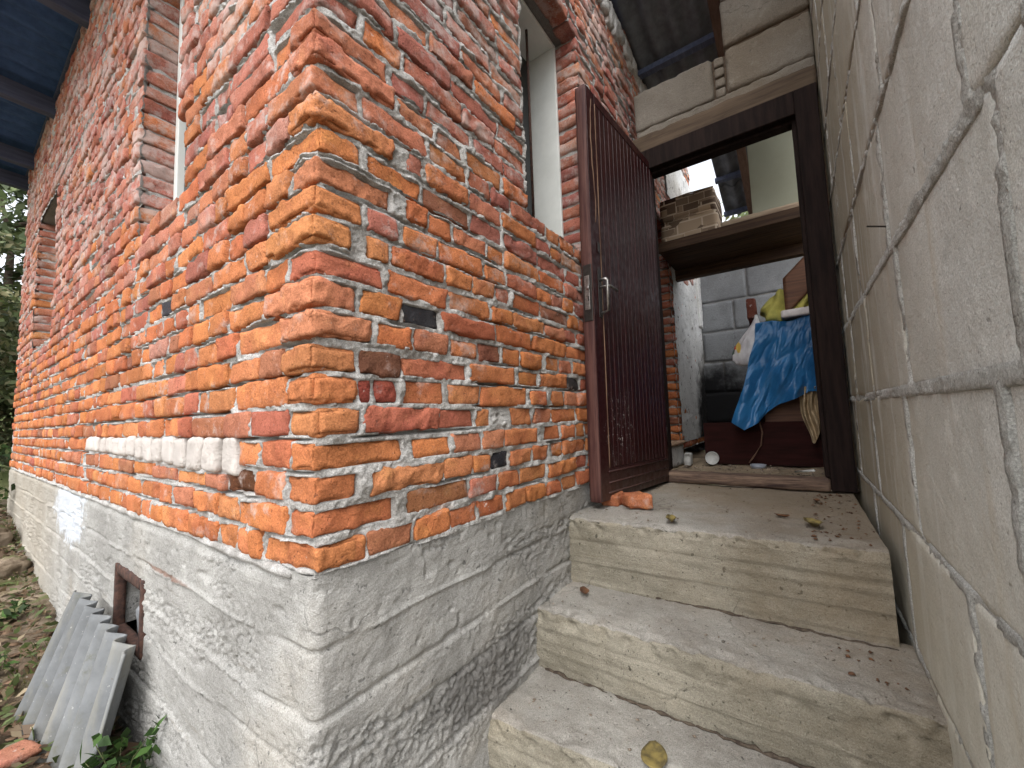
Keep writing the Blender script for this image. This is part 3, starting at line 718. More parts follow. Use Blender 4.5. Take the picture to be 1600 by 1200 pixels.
# ------------------------------------------------------------------ concrete stairs
st = thing('concrete_steps', 'rough cast concrete steps climbing between brick house and block wall to the doorway', 'steps')
def step(name, x0, x1, zt, zb, y0, y1, seed, skew=0.0):
    """riser + rounded nosing + tread as one swept sheet, x0 nosing, x1 back of the tread"""
    r = 0.022; pr = []
    for zz in np.arange(zb - 0.03, zt - r, 0.0085): pr.append((x0, zz, -1, 0))
    for a in np.linspace(0, math.pi / 2, 6): pr.append((x0 + r - r * math.cos(a), zt - r + r * math.sin(a), -math.cos(a), math.sin(a)))
    for xx in np.arange(x0 + r + .009, x1, 0.0095 if x1 - x0 < .6 else .012): pr.append((xx, zt, 0, 1))
    pr.append((x1, zt, 0, 1)); pr = np.array(pr)
    ys = np.arange(y0, y1 + 1e-6, (y1 - y0) / 110)
    I, J = np.meshgrid(np.arange(len(pr)), np.arange(len(ys)), indexing='ij'); I = I.ravel(); J = J.ravel()
    x = pr[I, 0] + skew * (-ys[J]); z = pr[I, 1].copy(); y = ys[J]
    nxx, nzz = pr[I, 2], pr[I, 3]
    P = np.stack([x, y, z], 1)
    d = 0.006 * fbm(P * 6, 3, seed) + 0.0026 * fbm(P * np.array([44, 34, 44]), 3, seed + 3) - .007 * np.clip(noise(P * np.array([60, 45, 60]), seed + 14) - .55, 0, 1)
    d += 0.0028 * noise(np.stack([x * 3, y * 1.2, z * 75], 1), seed + 6) * (nzz < .5)
    for zb_ in (0.36, 0.66):
        zq = zb + (zt - zb) * zb_ + 0.006 * noise(np.stack([y * 3, y * 0 + seed, y * 0], 1), 5)
        d += (0.0075 * np.exp(-((z - zq) / 0.005) ** 2)) * (nzz < .3) * (1 if zb_ < .5 else -.7)
    e = np.exp(-((x - skew * (-y) - x0) ** 2 + (z - zt) ** 2) / 0.0035)
    d -= e * (np.clip(fbm(P * 34, 3, seed + 9), 0, 1) * 0.026 + np.clip(noise(P * np.array([9, 7, 9]), seed + 4), 0, 1) * .020)
    x = x + nxx * d; z = z + nzz * d
    o = mesh(name, np.stack([x, y, z], 1), grid_faces(len(pr), len(ys)), M_STEP, st, True)
    o.data.materials.append(M_TREAD)
    fi = np.repeat((np.arange(len(pr) - 1) >= int((pr[:, 3] < .8).sum())).astype(np.int32), len(ys) - 1); o.data.polygons.foreach_set('material_index', fi)
    # right end cap
    cap = [(pr[k, 0] + skew * (-y0), y0, pr[k, 1]) for k in range(len(pr))] + [(x1, y0, zb - .03)]
    mesh('end_face', cap, [tuple(range(len(cap)))], M_STEP, o)
    return o
def seam(x, z, y0, y1, seed):
    r = np.random.default_rng(seed); pts = []
    for y in np.arange(y0, y1, .02): pts.append((x - .004 + .004 * r.normal(), y, z - .001 + .003 * abs(r.normal())))
    v, f = tube(pts, [.003 + .006 * r.random() ** 2 for _ in pts], 6); mesh('dirt_seam', v, f, M_DIRT, st, True)
M_DIRT = plain('packed dirt', (0.10, 0.08, 0.06), (0.04, 0.03, 0.024), 60, .95, .1, .8, .004)
seam(1.222 + .022, -0.412, -1.09, -.01, 1); seam(.915, -.632, -1.12, -.01, 2); seam(.62, -.855, -1.12, -.01, 3)
step('landing', 1.222, 2.36, -0.126, -0.42, -1.095, 0.03, 21, 0.04)
step('step', 0.915, 1.30, -0.412, -0.64, -1.15, 0.03, 31, 0.0)
step('step', 0.598, 0.95, -0.632, -0.86, -1.15, 0.03, 41, 0.09)
step('step', 0.280, 0.68, -0.855, -1.08, -1.15, 0.03, 51, 0.09)
M_DUST = concrete_mat('dusty floor', (0.34, 0.27, 0.19), (0.20, 0.155, 0.105), stain=(0.15, 0.11, 0.07), stain_amt=.6, pits=.7)
xg = np.linspace(2.34, 4.75, 90); yg = np.linspace(-1.2, 0.6, 70); Xg, Yg = np.meshgrid(xg, yg, indexing='ij')
P = np.stack([Xg.ravel(), Yg.ravel(), Yg.ravel() * 0], 1)
fl = mesh('floor', np.stack([Xg.ravel(), Yg.ravel(), -0.125 + 0.012 * fbm(P * 6, 3, 3) + .006 * fbm(P * 30, 2, 8)], 1), grid_faces(90, 70), M_DUST, None, True, kind='structure')

# ------------------------------------------------------------------ wall over the doorway
XC = 2.40
M_BLK2 = concrete_mat('tan block', (0.215, 0.195, 0.165), (0.155, 0.137, 0.113), stain=(0.16, 0.125, 0.085), stain_amt=.5, pits=.4)
M_LWOOD = plain('lintel timber', (0.105, 0.075, 0.05), (0.055, 0.038, 0.026), 1, 0.85, 0.2, .7, .004, grain=(50, 2.2, 50))
cw = thing('doorway_wall', 'tan block wall bridging over the doorway on a timber lintel, under the corrugated roof', 'wall')
v, f = rough_box(XC - .005, XC + .20, -1.125, -0.028, 2.205, 2.36, .02, .008, .003, .008, 610, 16, 0, .004); mesh('lintel', v, f, M_LWOOD, cw, True)
v, f = rough_box(XC + .012, XC + .19, -1.125, -0.06, 2.34, 2.42, .014, .01, .006, .012, 611, 25, 0, .004); mesh('mortar', v, f, M_BLK2, cw, True)
for k, (y0, y1, z0, z1) in enumerate([(-0.585, -0.055, 2.405, 2.70), (-1.128, -0.668, 2.415, 2.715), (-1.128, -0.66, 2.735, 3.06), (-1.128, -0.66, 3.075, 3.36)]):
    v, f = rough_box(XC + .004 * (k % 2), XC + .19, y0, y1, z0, z1, .02, .014, .0025, .014, 620 + k, 14, rad(rng.normal(0, .4)), .004, 'x'); mesh('block', v, f, M_BLK2, cw, True)
for k in range(4):
    v, f = rough_box(XC + .008, XC + .12, -0.656, -0.598, 2.405 + k * .073, 2.405 + k * .073 + .064, .012, .008, .002, .006, 640 + k); mesh('block', v, f, M_BLK2, cw, True)
v, f = box(XC + .03, XC + .17, -1.12, -.585, 2.41, 3.35); mesh('mortar', *merge([box(XC + .03, XC + .17, -1.12, -.10, 2.41, 2.69), box(XC + .03, XC + .17, -1.12, -.67, 2.69, 3.35)]), M_LWOOD, cw)

# ------------------------------------------------------------------ door and frame
M_FRAME = plain('dark frame paint', (0.020, 0.012, 0.010), (0.008, 0.005, 0.0045), 1, 0.8, 0.1, .5, .002, grain=(30, 30, 3))
df = thing('door_frame', 'dark brown painted wooden door frame with worn threshold, at the top of the steps', 'door frame')
XF = 2.33
for bxs, nm in (((XF, XF + .13, -1.115, -1.005, -0.118, 2.20), 'jamb'), ((XF, XF + .13, -0.135, -0.035, -0.118, 2.20), 'jamb'), ((XF, XF + .13, -1.005, -0.135, 2.055, 2.20), 'head')):
    v, f = bev(*bxs, .006); mesh(nm, v, f, M_FRAME, df)
for bxs in ((XF + .05, XF + .128, -1.006, -0.985, -.05, 2.055), (XF + .05, XF + .128, -0.155, -0.134, -.05, 2.055), (XF + .05, XF + .128, -.985, -.155, 2.035, 2.056)):
    v, f = bev(*bxs, .004); mesh('stop_bead', v, f, M_FRAME, df)
M_THR = plain('worn threshold wood', (0.20, 0.135, 0.095), (0.045, 0.028, 0.024), 1, 0.8, 0.2, .8, .003, grain=(60, 5, 60))
v, f = rough_box(XF - .005, XF + .12, -1.005, -0.135, -0.122, -0.055, .015, .006, .002, .008, 700, 30); mesh('threshold', v, f, M_THR, df, True)

def door_mat(name, wear):
    k = N(name, 0.42, 0.32)
    c = k.mix(k.ramp(k.noise(1.0, 5, 0.65, k.map((30, 30, 2.2))), .3, .7), (0.016, 0.0022, 0.003), (0.034, 0.0045, 0.005))
    c = k.mix(k.ramp(k.noise(1.0, 6, 0.75, k.map((70, 70, 7))), 0.66, 0.72, 0, wear), c, (0.30, 0.22, 0.17))
    sc = k.math('MULTIPLY', k.blob((0.25, 0.0, 0.36), (0.17, 3, 0.22), 0.7, 0.5, 12), k.ramp(k.noise(60, 5, .75), 0.60, 0.66))
    c = k.mix(sc, c, (0.66, 0.63, 0.60))
    c = k.mix(k.ramp(k.sep()[2], 0.22, 0.0, 0, 0.45), c, (0.10, 0.065, 0.05))
    k.color(c); k.normal(k.bump(k.noise(1.0, 6, .7, k.map((70, 70, 7))), .35, .002))
    k.put(k.b.inputs['Roughness'], k.ramp(k.noise(30, 4), .3, .7, .33, .6)); return k.m
M_DOOR = door_mat('maroon door paint', .55); M_DOOR2 = door_mat('maroon edge paint', .9); M_EDGE = plain('worn maroon edge', (0.11, 0.05, 0.04), (0.035, 0.010, 0.010), 1, .7, .25, .5, .002, grain=(60, 60, 2.5))
M_BARE = plain('bare chipped wood', (0.22, 0.14, 0.09), (0.07, 0.035, 0.025), 1, 0.8, .2, .6, .003, grain=(50, 50, 4))
M_METAL = plain('worn steel', (0.42, 0.41, 0.39), (0.20, 0.19, 0.18), 60, 0.38, .5, .3, .001, metal=.9)
M_DKMET = plain('dark lock metal', (0.05, 0.045, 0.04), (0.025, 0.02, 0.02), 50, 0.45, .5, .3, .001, metal=.6)
# local frame: x from the free edge (0) to the hinge (DW), y towards the viewer negative, z up
DW, DH, DT = 0.945, 2.215, 0.058
door = thing('entrance_door', 'open maroon panelled door with vertical grooves, swung back against the brick wall', 'door', (1.40, -0.018, -0.088))
door.rotation_euler = (0, rad(1.3), rad(-5.0))
M_GROOVE = plain('dusty groove', (0.13, 0.060, 0.055), (0.03, 0.010, 0.010), 1, .8, .2, .3, .001, grain=(8, 8, 2.2))
dl = mesh('leaf', *bev(0.012, DW, -DT + .012, -0.0, 0.0, DH, .003), M_GROOVE, door)
v, f = rough_box(0.0, 0.0115, -DT, 0.004, -.004, DH + .002, .02, .003, .001, .004, 710, 40); mesh('edge_strip', v, f, M_EDGE, door, True)
mesh('stile', *bev(0.012, 0.105, -DT, -DT + .0115, 0.0, DH, .003), M_DOOR, door)
mesh('stile', *bev(DW - .05, DW, -DT, -DT + .0115, 0.0, DH, .003), M_DOOR, door)
mesh('rail', *bev(0.1055, DW - .0505, -DT, -DT + .0115, DH - .055, DH, .003), M_DOOR, door)
mesh('rail', *bev(0.1055, DW - .0505, -DT, -DT + .0115, 0.0, 0.155, .003), M_DOOR, door)
for zb in (0.035, 0.085, 0.140):
    mesh('bead', *tube([(0.09, -DT - .002, zb), (DW - .02, -DT - .002, zb)], .005, 6), M_DOOR2, door, True)
n = 15; w0, w1 = 0.107, DW - .052; pw = (w1 - w0) / n
pm = None
for k in range(n):
    v, f = bev(w0 + k * pw + .0035, w0 + (k + 1) * pw - .0035, -DT + .001, -DT + .0115, 0.158, DH - .058, .0035); mesh('plank', v, f, M_DOOR, door)
v = []
zz = np.linspace(0.16, DH - .06, 60)
pp = [(0.104 + .002 * float(noise(np.array([[z * 4, 0, 0]]), 3)[0]), -DT - .001, z) for z in zz]
v, f = tube(pp, .0032, 5); mesh('bead', v, f, M_BARE, door, True)
# pale split in the stile near the top
pp = [(0.055 + .012 * math.sin(z * 9) + .006 * float(noise(np.array([[z * 14, 2, 0]]), 3)[0]), -DT - .0005, z) for z in np.linspace(1.45, 2.16, 40)]
v, f = tube(pp, [.0045 * (0.4 + 0.6 * math.sin(math.pi * k / 39)) for k in range(40)], 5); mesh('split', v, f, M_BARE, door, True)
# lock on the edge, levers on the face
mesh('lock_box', *bev(-.004, 0.006, -DT + .002, -.006, 0.905, 1.205, .002), M_DKMET, door)
lp = mesh('lock_plate', *bev(-.0075, -.0035, -DT + .014, -.016, 0.965, 1.145, .001), M_METAL, door)
mesh('latch', *bev(-.018, -.0075, -.045, -.030, 1.07, 1.09, .003), M_METAL, lp)
mesh('keyhole', *bev(-.0085, -.0078, -.040, -.034, 1.01, 1.035, .001), M_DKMET, lp)
hp = mesh('handle_plate', *bev(0.058, 0.094, -DT - .005, -DT - .0005, 0.935, 1.195, .003), M_DKMET, door)
mesh('handle', *merge([tube([(0.076, -DT - .004, 1.095), (0.076, -DT - .050, 1.095), (0.09, -DT - .056, 1.095), (0.17, -DT - .056, 1.09)], .0075, 8)]), M_METAL, hp, True)
mesh('pull_handle', *merge([tube([(0.076, -DT - .004, 1.135), (0.076, -DT - .040, 1.135), (0.076, -DT - .046, 1.125), (0.076, -DT - .046, .965), (0.076, -DT - .004, 0.955)], .0085, 8)]), M_METAL, hp, True)
mesh('key_cover', *bev(0.066, 0.088, -DT - .008, -DT - .004, 1.285, 1.34, .003), M_DKMET, door)
for z in (0.3, 1.85):
    v, f = tube([(DW + .008, -DT + .008, z - .05), (DW + .008, -DT + .008, z + .05)], .009, 8); mesh('hinge', v, f, M_DKMET, door, True)

# ------------------------------------------------------------------ corrugated roof over the entrance
M_ASB = plain('grey corrugated roofing', (0.16, 0.175, 0.20), (0.10, 0.11, 0.125), 10, 0.85, .2, .4, .003)
rr = thing('entrance_roof', 'dark corrugated lean-to roof on timber battens above the doorway, seen from below', 'roof')
RS = -0.27
rz = lambda x: 3.32 + RS * (x - 2.38)
def corr(x0, x1, y0, y1, zf, per=0.15, amp=0.022, nx=6):
    ys = np.arange(y0, y1, per / 10); xs = np.linspace(x0, x1, nx); Xg, Yg = np.meshgrid(xs, ys, indexing='ij')
    return np.stack([Xg.ravel(), Yg.ravel(), np.array([zf(x) for x in Xg.ravel()]) + amp * np.sin(Yg.ravel() * 2 * math.pi / per)], 1), grid_faces(nx, len(ys))
for k, (a, b, dz) in enumerate(((1.75, 3.25, 0.0), (3.15, 4.45, -.008), (4.38, 4.85, -.016))):
    for j, (y0, y1) in enumerate(((-1.55, -0.62), (-0.70, .20 if k == 0 else -.34))):
        v, f = corr(a, b, y0, y1, lambda x: rz(x) + dz + .008 * (j % 2)); o = mesh('roof_sheet', v, f, M_ASB, rr, True)
        md = o.modifiers.new('thick', 'SOLIDIFY'); md.thickness = .006; md.offset = 1
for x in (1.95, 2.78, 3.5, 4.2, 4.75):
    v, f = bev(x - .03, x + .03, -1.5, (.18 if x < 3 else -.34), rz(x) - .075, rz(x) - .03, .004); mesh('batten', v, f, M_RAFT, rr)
M_RAFT2 = plain('brown rafter wood', (0.13, 0.085, 0.07), (0.09, 0.058, 0.045), 1, 0.85, .2, .5, .003, grain=(3, 40, 40))
for y in (-0.625, -1.3):
    v, f = bev(1.8, 4.9, y - .035, y + .035, -.19, -.078, .005); v[:, 2] += np.array([rz(x) for x in v[:, 0]]); mesh('rafter', v, f, M_RAFT2, rr)

# ------------------------------------------------------------------ room behind the door
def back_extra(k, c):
    c = k.mix(k.blob((4.7, -0.15, 0.30), (3, 0.42, 0.55), 0.8, 0.35, 5), c, (0.012, 0.012, 0.013))  # irregular black patch low at the left end of the wall
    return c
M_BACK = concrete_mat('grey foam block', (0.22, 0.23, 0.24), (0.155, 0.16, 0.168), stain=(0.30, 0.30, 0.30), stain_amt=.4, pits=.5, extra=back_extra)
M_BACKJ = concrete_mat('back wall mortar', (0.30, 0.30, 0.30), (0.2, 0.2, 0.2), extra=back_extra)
bkw = thing('back_wall', 'grey block wall with a black patch at the lower left, at the back of the room behind the door', 'wall')
XB = 4.70
zs = [-0.13, 0.20, 0.55, 0.90, 1.25, 1.60, 1.955, 2.33]
off = [-.30, -.55, -.22, -.62, -.36, -.51, -.70]
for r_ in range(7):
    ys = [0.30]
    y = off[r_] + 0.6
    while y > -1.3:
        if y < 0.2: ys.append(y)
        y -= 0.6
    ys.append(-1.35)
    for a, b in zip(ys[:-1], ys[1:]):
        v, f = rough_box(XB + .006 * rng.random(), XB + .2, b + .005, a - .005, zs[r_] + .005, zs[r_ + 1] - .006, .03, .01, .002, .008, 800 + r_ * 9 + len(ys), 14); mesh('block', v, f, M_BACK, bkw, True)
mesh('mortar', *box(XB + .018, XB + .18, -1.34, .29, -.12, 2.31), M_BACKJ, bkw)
# whitewashed plaster on the house's side wall past the side doorway
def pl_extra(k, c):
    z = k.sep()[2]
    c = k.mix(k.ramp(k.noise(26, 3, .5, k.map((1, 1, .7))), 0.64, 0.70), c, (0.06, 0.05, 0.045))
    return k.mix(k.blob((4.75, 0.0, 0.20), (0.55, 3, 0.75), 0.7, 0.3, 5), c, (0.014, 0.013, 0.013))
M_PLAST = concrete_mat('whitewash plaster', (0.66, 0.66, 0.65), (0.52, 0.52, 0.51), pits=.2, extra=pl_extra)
xg = np.linspace(3.43, 4.72, 90); zg = np.linspace(0.06, 1.86, 120); Xg, Zg_ = np.meshgrid(xg, zg, indexing='ij'); P = np.stack([Xg.ravel(), Xg.ravel() * 0, Zg_.ravel()], 1)
h = 0.012 + .006 * fbm(P * 12, 3, 4) + .004 * fbm(P * 50, 2, 5)
top = 1.72 + .12 * noise(np.stack([Xg.ravel() * 7, Xg.ravel() * 0, Xg.ravel() * 0], 1), 6) + 0.1 * (Xg.ravel() - 3.4)
h = h * smooth(0, -.10, Zg_.ravel() - top) - .03 * smooth(-.02, .04, Zg_.ravel() - top)
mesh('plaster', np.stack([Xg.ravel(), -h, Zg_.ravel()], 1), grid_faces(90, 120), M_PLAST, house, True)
# white strip of plaster in the corner
v, f = rough_box(4.55, 4.69, -.045, .02, 1.30, 2.30, .02, .012, .004, .006, 850); mesh('plaster', v, f, M_PLAST, house, True)
xg = np.linspace(3.45, 4.9, 50); zg = np.linspace(2.42, 3.02, 30); Xg, Zg_ = np.meshgrid(xg, zg, indexing='ij'); P = np.stack([Xg.ravel(), Xg.ravel() * 0, Zg_.ravel()], 1)
h = 0.014 + .005 * fbm(P * 14, 3, 14) ; mesh('plaster', np.stack([Xg.ravel(), -h, Zg_.ravel()], 1), grid_faces(50, 30), M_PLAST, house, True)
# side doorway step board
M_BOARD = plain('pale dusty board', (0.42, 0.29, 0.20), (0.22, 0.14, 0.09), 1, .85, .2, .6, .003, grain=(4, 60, 60))
mesh('door_step', *rough_box(2.60, 3.44, -.035, .45, 0.055, 0.085, .02, .004, .001, .006, 860), M_BOARD, house, True)
mesh('step_base', *rough_box(2.62, 3.43, -.015, .40, -.125, 0.052, .02, .008, .004, .008, 861), M_PLAST, house, True)
# loft shelf
M_SHELF = plain('brown shelf timber', (0.085, 0.05, 0.03), (0.036, 0.021, 0.015), 1, .8, .25, .5, .003, grain=(40, 2.5, 40))
shf = thing('loft_shelf', 'deep dark wooden loft shelf spanning the room behind the door', 'shelf')
mesh('front_board', *bev(2.90, 2.935, -1.12, -.012, 1.655, 1.735, .004), M_SHELF, shf)
for k in range(3): mesh('deck_board', *bev(2.937 + k * .235, 2.937 + k * .235 + .23, -1.12, -.012, 1.70, 1.73, .003), M_SHELF, shf)
mesh('rear_beam', *bev(3.56, 3.64, -1.12, .012, 1.60, 1.695, .004), M_SHELF, shf)
# cushions
def cush_mat():
    k = N('patterned upholstery', .95, .1)
    sp = k.sep(); cb = k.n('ShaderNodeCombineXYZ'); k.l(sp[1], cb.inputs[0]); k.l(sp[2], cb.inputs[1])
    def bk(scale, off, mort):
        q = k.n('ShaderNodeTexBrick'); q.offset = off; q.inputs['Scale'].default_value = scale; q.inputs['Mortar Size'].default_value = mort
        q.inputs['Color1'].default_value = (.055, .03, .025, 1); q.inputs['Color2'].default_value = (.50, .385, .275, 1); q.inputs['Mortar'].default_value = (.60, .50, .39, 1)
        q.inputs['Brick Width'].default_value = .62; q.inputs['Row Height'].default_value = .31; k.l(cb.outputs[0], q.inputs['Vector']); return q.outputs['Color']
    a = k.n('ShaderNodeTexVoronoi'); a.distance = 'CHEBYCHEV'; a.inputs['Scale'].default_value = 7.5; k.l(k.map((0, 1, 1.3)), a.inputs['Vector'])
    b = k.n('ShaderNodeTexVoronoi'); b.distance = 'CHEBYCHEV'; b.feature = 'F2'; b.inputs['Scale'].default_value = 7.5; k.l(k.map((0, 1, 1.3)), b.inputs['Vector'])
    ed = k.math('SUBTRACT', b.outputs['Distance'], a.outputs['Distance'])
    rnd = k.n('ShaderNodeSeparateColor'); k.l(a.outputs['Color'], rnd.inputs[0])
    c = k.mix(k.ramp(rnd.outputs[0], .42, .46), bk(5.2, .37, .012), bk(3.3, .5, .02))
    k.color(c); k.normal(k.bump(k.noise(260, 2), .4, .002)); return k.m
M_CUSH = cush_mat()
for k, (z0, z1, lab) in enumerate(((1.737, 1.925, 'lower brown patterned seat cushion lying flat on the loft shelf'), (1.93, 2.115, 'upper brown patterned seat cushion on top of another cushion'))):
    v, f = rough_box(2.95 + .012 * k, 3.35, -.485 + .008 * k, -.05, z0, z1, .02, .03, .003, .0, 870 + k, 10, 0, .006)
    c = mesh('seat_cushion', v, f, M_CUSH, None, True); tag(c, lab, 'cushion', 'cushions on the loft shelf')
    v, f = tube([(2.955 + .012 * k, -.47, z1 - .012), (2.95 + .012 * k, -.27, z1 - .006), (2.955 + .012 * k, -.06, z1 - .012)], .006, 6); mesh('piping', v, f, M_CUSH, c, True)
M_PANEL = plain('olive grey panel', (0.33, 0.34, 0.265), (0.29, 0.30, 0.23), 3, .6, .3, .1)
p = mesh('olive_board', *bev(3.02, 3.045, -1.16, -.715, 1.80, 2.50, .003), M_PANEL); v = None
tag(p, 'smooth olive grey board standing upright on the loft shelf by the right wall', 'board')
M_PLK = plain('light plank', (0.46, 0.37, 0.27), (0.28, 0.20, 0.14), 1, .85, .2, .6, .003, grain=(40, 3, 40))
v, f = rough_box(2.96, 3.10, -1.10, -.50, 1.738, 1.796, .02, .004, .002, .004, 880)
tag(mesh('plank', v, f, M_PLK, None, True), 'light wooden plank lying on the loft shelf beside the cushions', 'plank')
# cabinet with things on it
M_CAB = plain('dark brown cabinet', (0.030, 0.008, 0.007), (0.015, 0.005, 0.004), 1, .8, .1, .3, .002, grain=(4, 4, 30))
M_CAB2 = plain('brown chipboard', (0.16, 0.075, 0.04), (0.09, 0.04, 0.025), 1, .6, .3, .3, .002, grain=(40, 2, 40))
cab = thing('cabinet', 'dark brown cabinet with a low wide front, standing under the blue tarp', 'cabinet')
v, f = bev(3.40, 3.425, -1.10, -.195, -.115, .235, .004); mesh('low_front', v, f, M_CAB, cab)
mesh('low_body', *bev(3.428, 3.85, -1.10, -.20, -.115, .222, .004), M_CAB, cab)
mesh('upper_body', *bev(3.46, 3.85, -1.10, -.655, .224, 1.01, .004), M_CAB2, cab)
mesh('side_post', *bev(3.455, 3.55, -.650, -.60, .224, 1.11, .004), M_CAB, cab)
# tarp
def tarp_mat():
    k = N('blue tarpaulin', .38, .5)
    n_ = k.noise(4, 3, .5)
    c = k.mix(k.ramp(n_, .3, .7), (0.017, 0.105, 0.26), (0.024, 0.145, 0.33))
    k.color(c); pr = k.bump(k.noise(22, 4, .6), .45, .010); k.normal(k.bump(k.noise(1, 2, .5, k.map((120, 120, 120))), .2, .002, pr)); return k.m
M_TARP = tarp_mat()
nu, nv = 110, 110
U, V_ = np.meshgrid(np.linspace(0, 1, nu), np.linspace(0, 1, nv), indexing='ij'); u = U.ravel(); vv = V_.ravel()
ytop = -.665 - .385 * u; ybot = -.43 - .60 * u
zbot = np.interp(u, [0, .14, .30, .40, .55, .75, .9, 1], [.24, .175, .23, .31, .37, .41, .46, .46])
ztop = 1.035 + .01 * np.sin(u * 9)
TOPF = 0.16
k1 = np.clip((vv - TOPF) / (1 - TOPF), 0, 1)
y = ytop + (ybot - ytop) * k1 ** 1.25; z = ztop + (zbot - ztop) * k1
x = 3.345 - .05 * k1 + (.038 * np.sin(u * 11 - 2.2 * k1 + 1.5 * noise(np.stack([u * 3, vv * 2, u * 0], 1), 55)) + .012 * np.sin(u * 27 + 4 * k1)) * (0.2 + k1) - .030 * np.abs(fbm(np.stack([u * 4 + vv * 2, vv * 3, u * 0], 1), 4, 15))
tp = np.clip(1 - vv / TOPF, 0, 1); x = x + .42 * tp; z = z + .012 * np.sin(u * 23) * tp - .03 * (1 - tp) * (vv < TOPF) * 0
y = y + .012 * fbm(np.stack([u * 5, vv * 6, u * 0 + 4], 1), 2, 18)
tp_o = mesh('tarp', np.stack([x, y, z], 1), grid_faces(110, 110), M_TARP, None, True)
tag(tp_o, 'crumpled blue tarpaulin draped over the front of the dark cabinet', 'tarp')
v, f = lathe([(0.012, 0), (.012, .004), (.006, .004), (.006, 0), (.012, 0)], 14); v = np.stack([v[:, 2] * -1, v[:, 0], v[:, 1]], 1) + np.array([3.275, -1.005, .485]); mesh('eyelet', v, f, M_METAL, tp_o, True)
M_BEIGE = plain('beige cloth', (0.42, 0.32, 0.20), (0.30, 0.22, 0.13), 12, .9, .2, .5, .006)
U, V_ = np.meshgrid(np.linspace(0, 1, 36), np.linspace(0, 1, 40), indexing='ij'); u = U.ravel(); vv = V_.ravel()
y = -.90 - .15 * u + .03 * np.sin(vv * 5) * vv + .05 * vv * (u - .5); z = .50 - (.37 + .06 * np.sin(u * 5 + 1)) * vv
x = 3.345 + .026 * np.sin(u * 19 + vv * 2) + .016 * fbm(np.stack([u * 6, vv * 5, u * 0], 1), 3, 25) - .03 * vv
tag(mesh('cloth', np.stack([x, y, z], 1), grid_faces(36, 40), M_BEIGE, None, True), 'beige cloth hanging down below the blue tarp', 'cloth')
# yellow cloth bundle
M_YEL = plain('yellow cloth', (0.55, 0.50, 0.13), (0.38, 0.36, 0.10), 9, .85, .2, .5, .008)
v, f = rough_box(3.42, 3.72, -1.03, -.70, 1.045, 1.30, .018, .11, .0, .0, 890, 5)
P = v.copy(); nrm = v - v.mean(0); nrm /= np.linalg.norm(nrm, axis=1)[:, None]; v = v + nrm * (.030 * fbm(P * np.array([6, 9, 5]), 3, 4) + .018 * np.sin(P[:, 1] * 60 + P[:, 2] * 25))[:, None]
v[:, 2] = np.maximum(v[:, 2], 1.042) - np.clip(-.80 - v[:, 1], -.1, 0) * 0 ; v[:, 2] -= .10 * smooth(-.80, -.70, v[:, 1]) * smooth(1.1, 1.3, v[:, 2])
tag(mesh('cloth_bundle', v, f, M_YEL, None, True), 'yellow crumpled cloth bundle lying on top of the cabinet', 'cloth')
M_WBAG = plain('white plastic', (0.70, 0.66, 0.65), (0.55, 0.50, 0.49), 14, .4, .4, .5, .006)
v, f = rough_box(3.30, 3.46, -1.03, -.83, 1.045, 1.105, .012, .03, .003, 0, 891, 12, 0, .008)
tag(mesh('plastic_sack', v, f, M_WBAG, None, True), 'pinkish white folded plastic sack at the front of the cabinet top, under yellow cloth', 'bag')
mk = mesh('loose_brick', *rough_box(3.50, 3.62, -.655, -.585, 1.112, 1.29, .01, .008, .002, .006, 892), M_BRICK, None, True)
at = mk.data.attributes.new('tint', 'FLOAT_COLOR', 'POINT'); at.data.foreach_set('color', np.tile(np.array([.20, .07, .05, .3], np.float32), (len(mk.data.vertices), 1)).ravel())
tag(mk, 'dark red brick standing on end on the cabinet post beside the yellow cloth', 'brick')
v, f = rough_box(3.40, 3.43, -1.10, -.86, 1.06, 1.36, .03, .004, .001, .003, 893)
v = np.stack([v[:, 0], v[:, 1], v[:, 2] + (-.86 - v[:, 1]) * 1.0 + .02], 1)
tag(mesh('slanted_board', v, f, M_CAB2, None, True), 'slanting brown board above the yellow cloth by the right door jamb', 'board')
# plastic bag hanging
def bag_mat():
    k = N('carrier bag plastic', .35, .4)
    c = k.mix(k.ramp(k.noise(12, 4), .3, .7), (0.52, 0.50, 0.52), (0.72, 0.71, 0.72))
    c = k.mix(k.blob((3.42, -.475, .885), (.2, .035, .035), .2, .25, 30), c, (0.55, 0.04, 0.04))
    c = k.mix(k.blob((3.42, -.455, .835), (.2, .030, .03), .2, .3, 30), c, (0.06, 0.10, 0.07))
    c = k.mix(k.blob((3.42, -.51, .865), (.2, .02, .05), .2, .25, 30), c, (0.65, 0.45, 0.10))
    k.color(c); k.normal(k.bump(k.noise(1, 5, .6, k.map((40, 40, 9))), .7, .01)); return k.m
M_BAG = bag_mat()
nb = 44; prof = [(0.008, 1.13), (0.013, 1.10), (0.03, 1.05), (.052, 1.0), (.078, .94), (.098, .88), (.106, .82), (.10, .765), (.075, .725), (.03, .71), (0.001, .708)]
v, f = lathe(prof, nb); th = np.arctan2(v[:, 1], v[:, 0]); k1 = smooth(.7, 1.1, v[:, 2])
rr_ = 1 + .10 * np.sin(th * 7 + v[:, 2] * 8) * (.3 + k1) + .06 * np.sin(th * 13)
v[:, 0] *= .55 * rr_; v[:, 1] *= rr_; v[:, 1] += .10 * (1 - smooth(.75, 1.12, v[:, 2])); v = v + np.array([3.45, -.655, 0])
v[:, 2] += .0
tag(mesh('carrier_bag', v, f, M_BAG, None, True), 'white plastic carrier bag with red print hanging from the cabinet corner', 'bag')
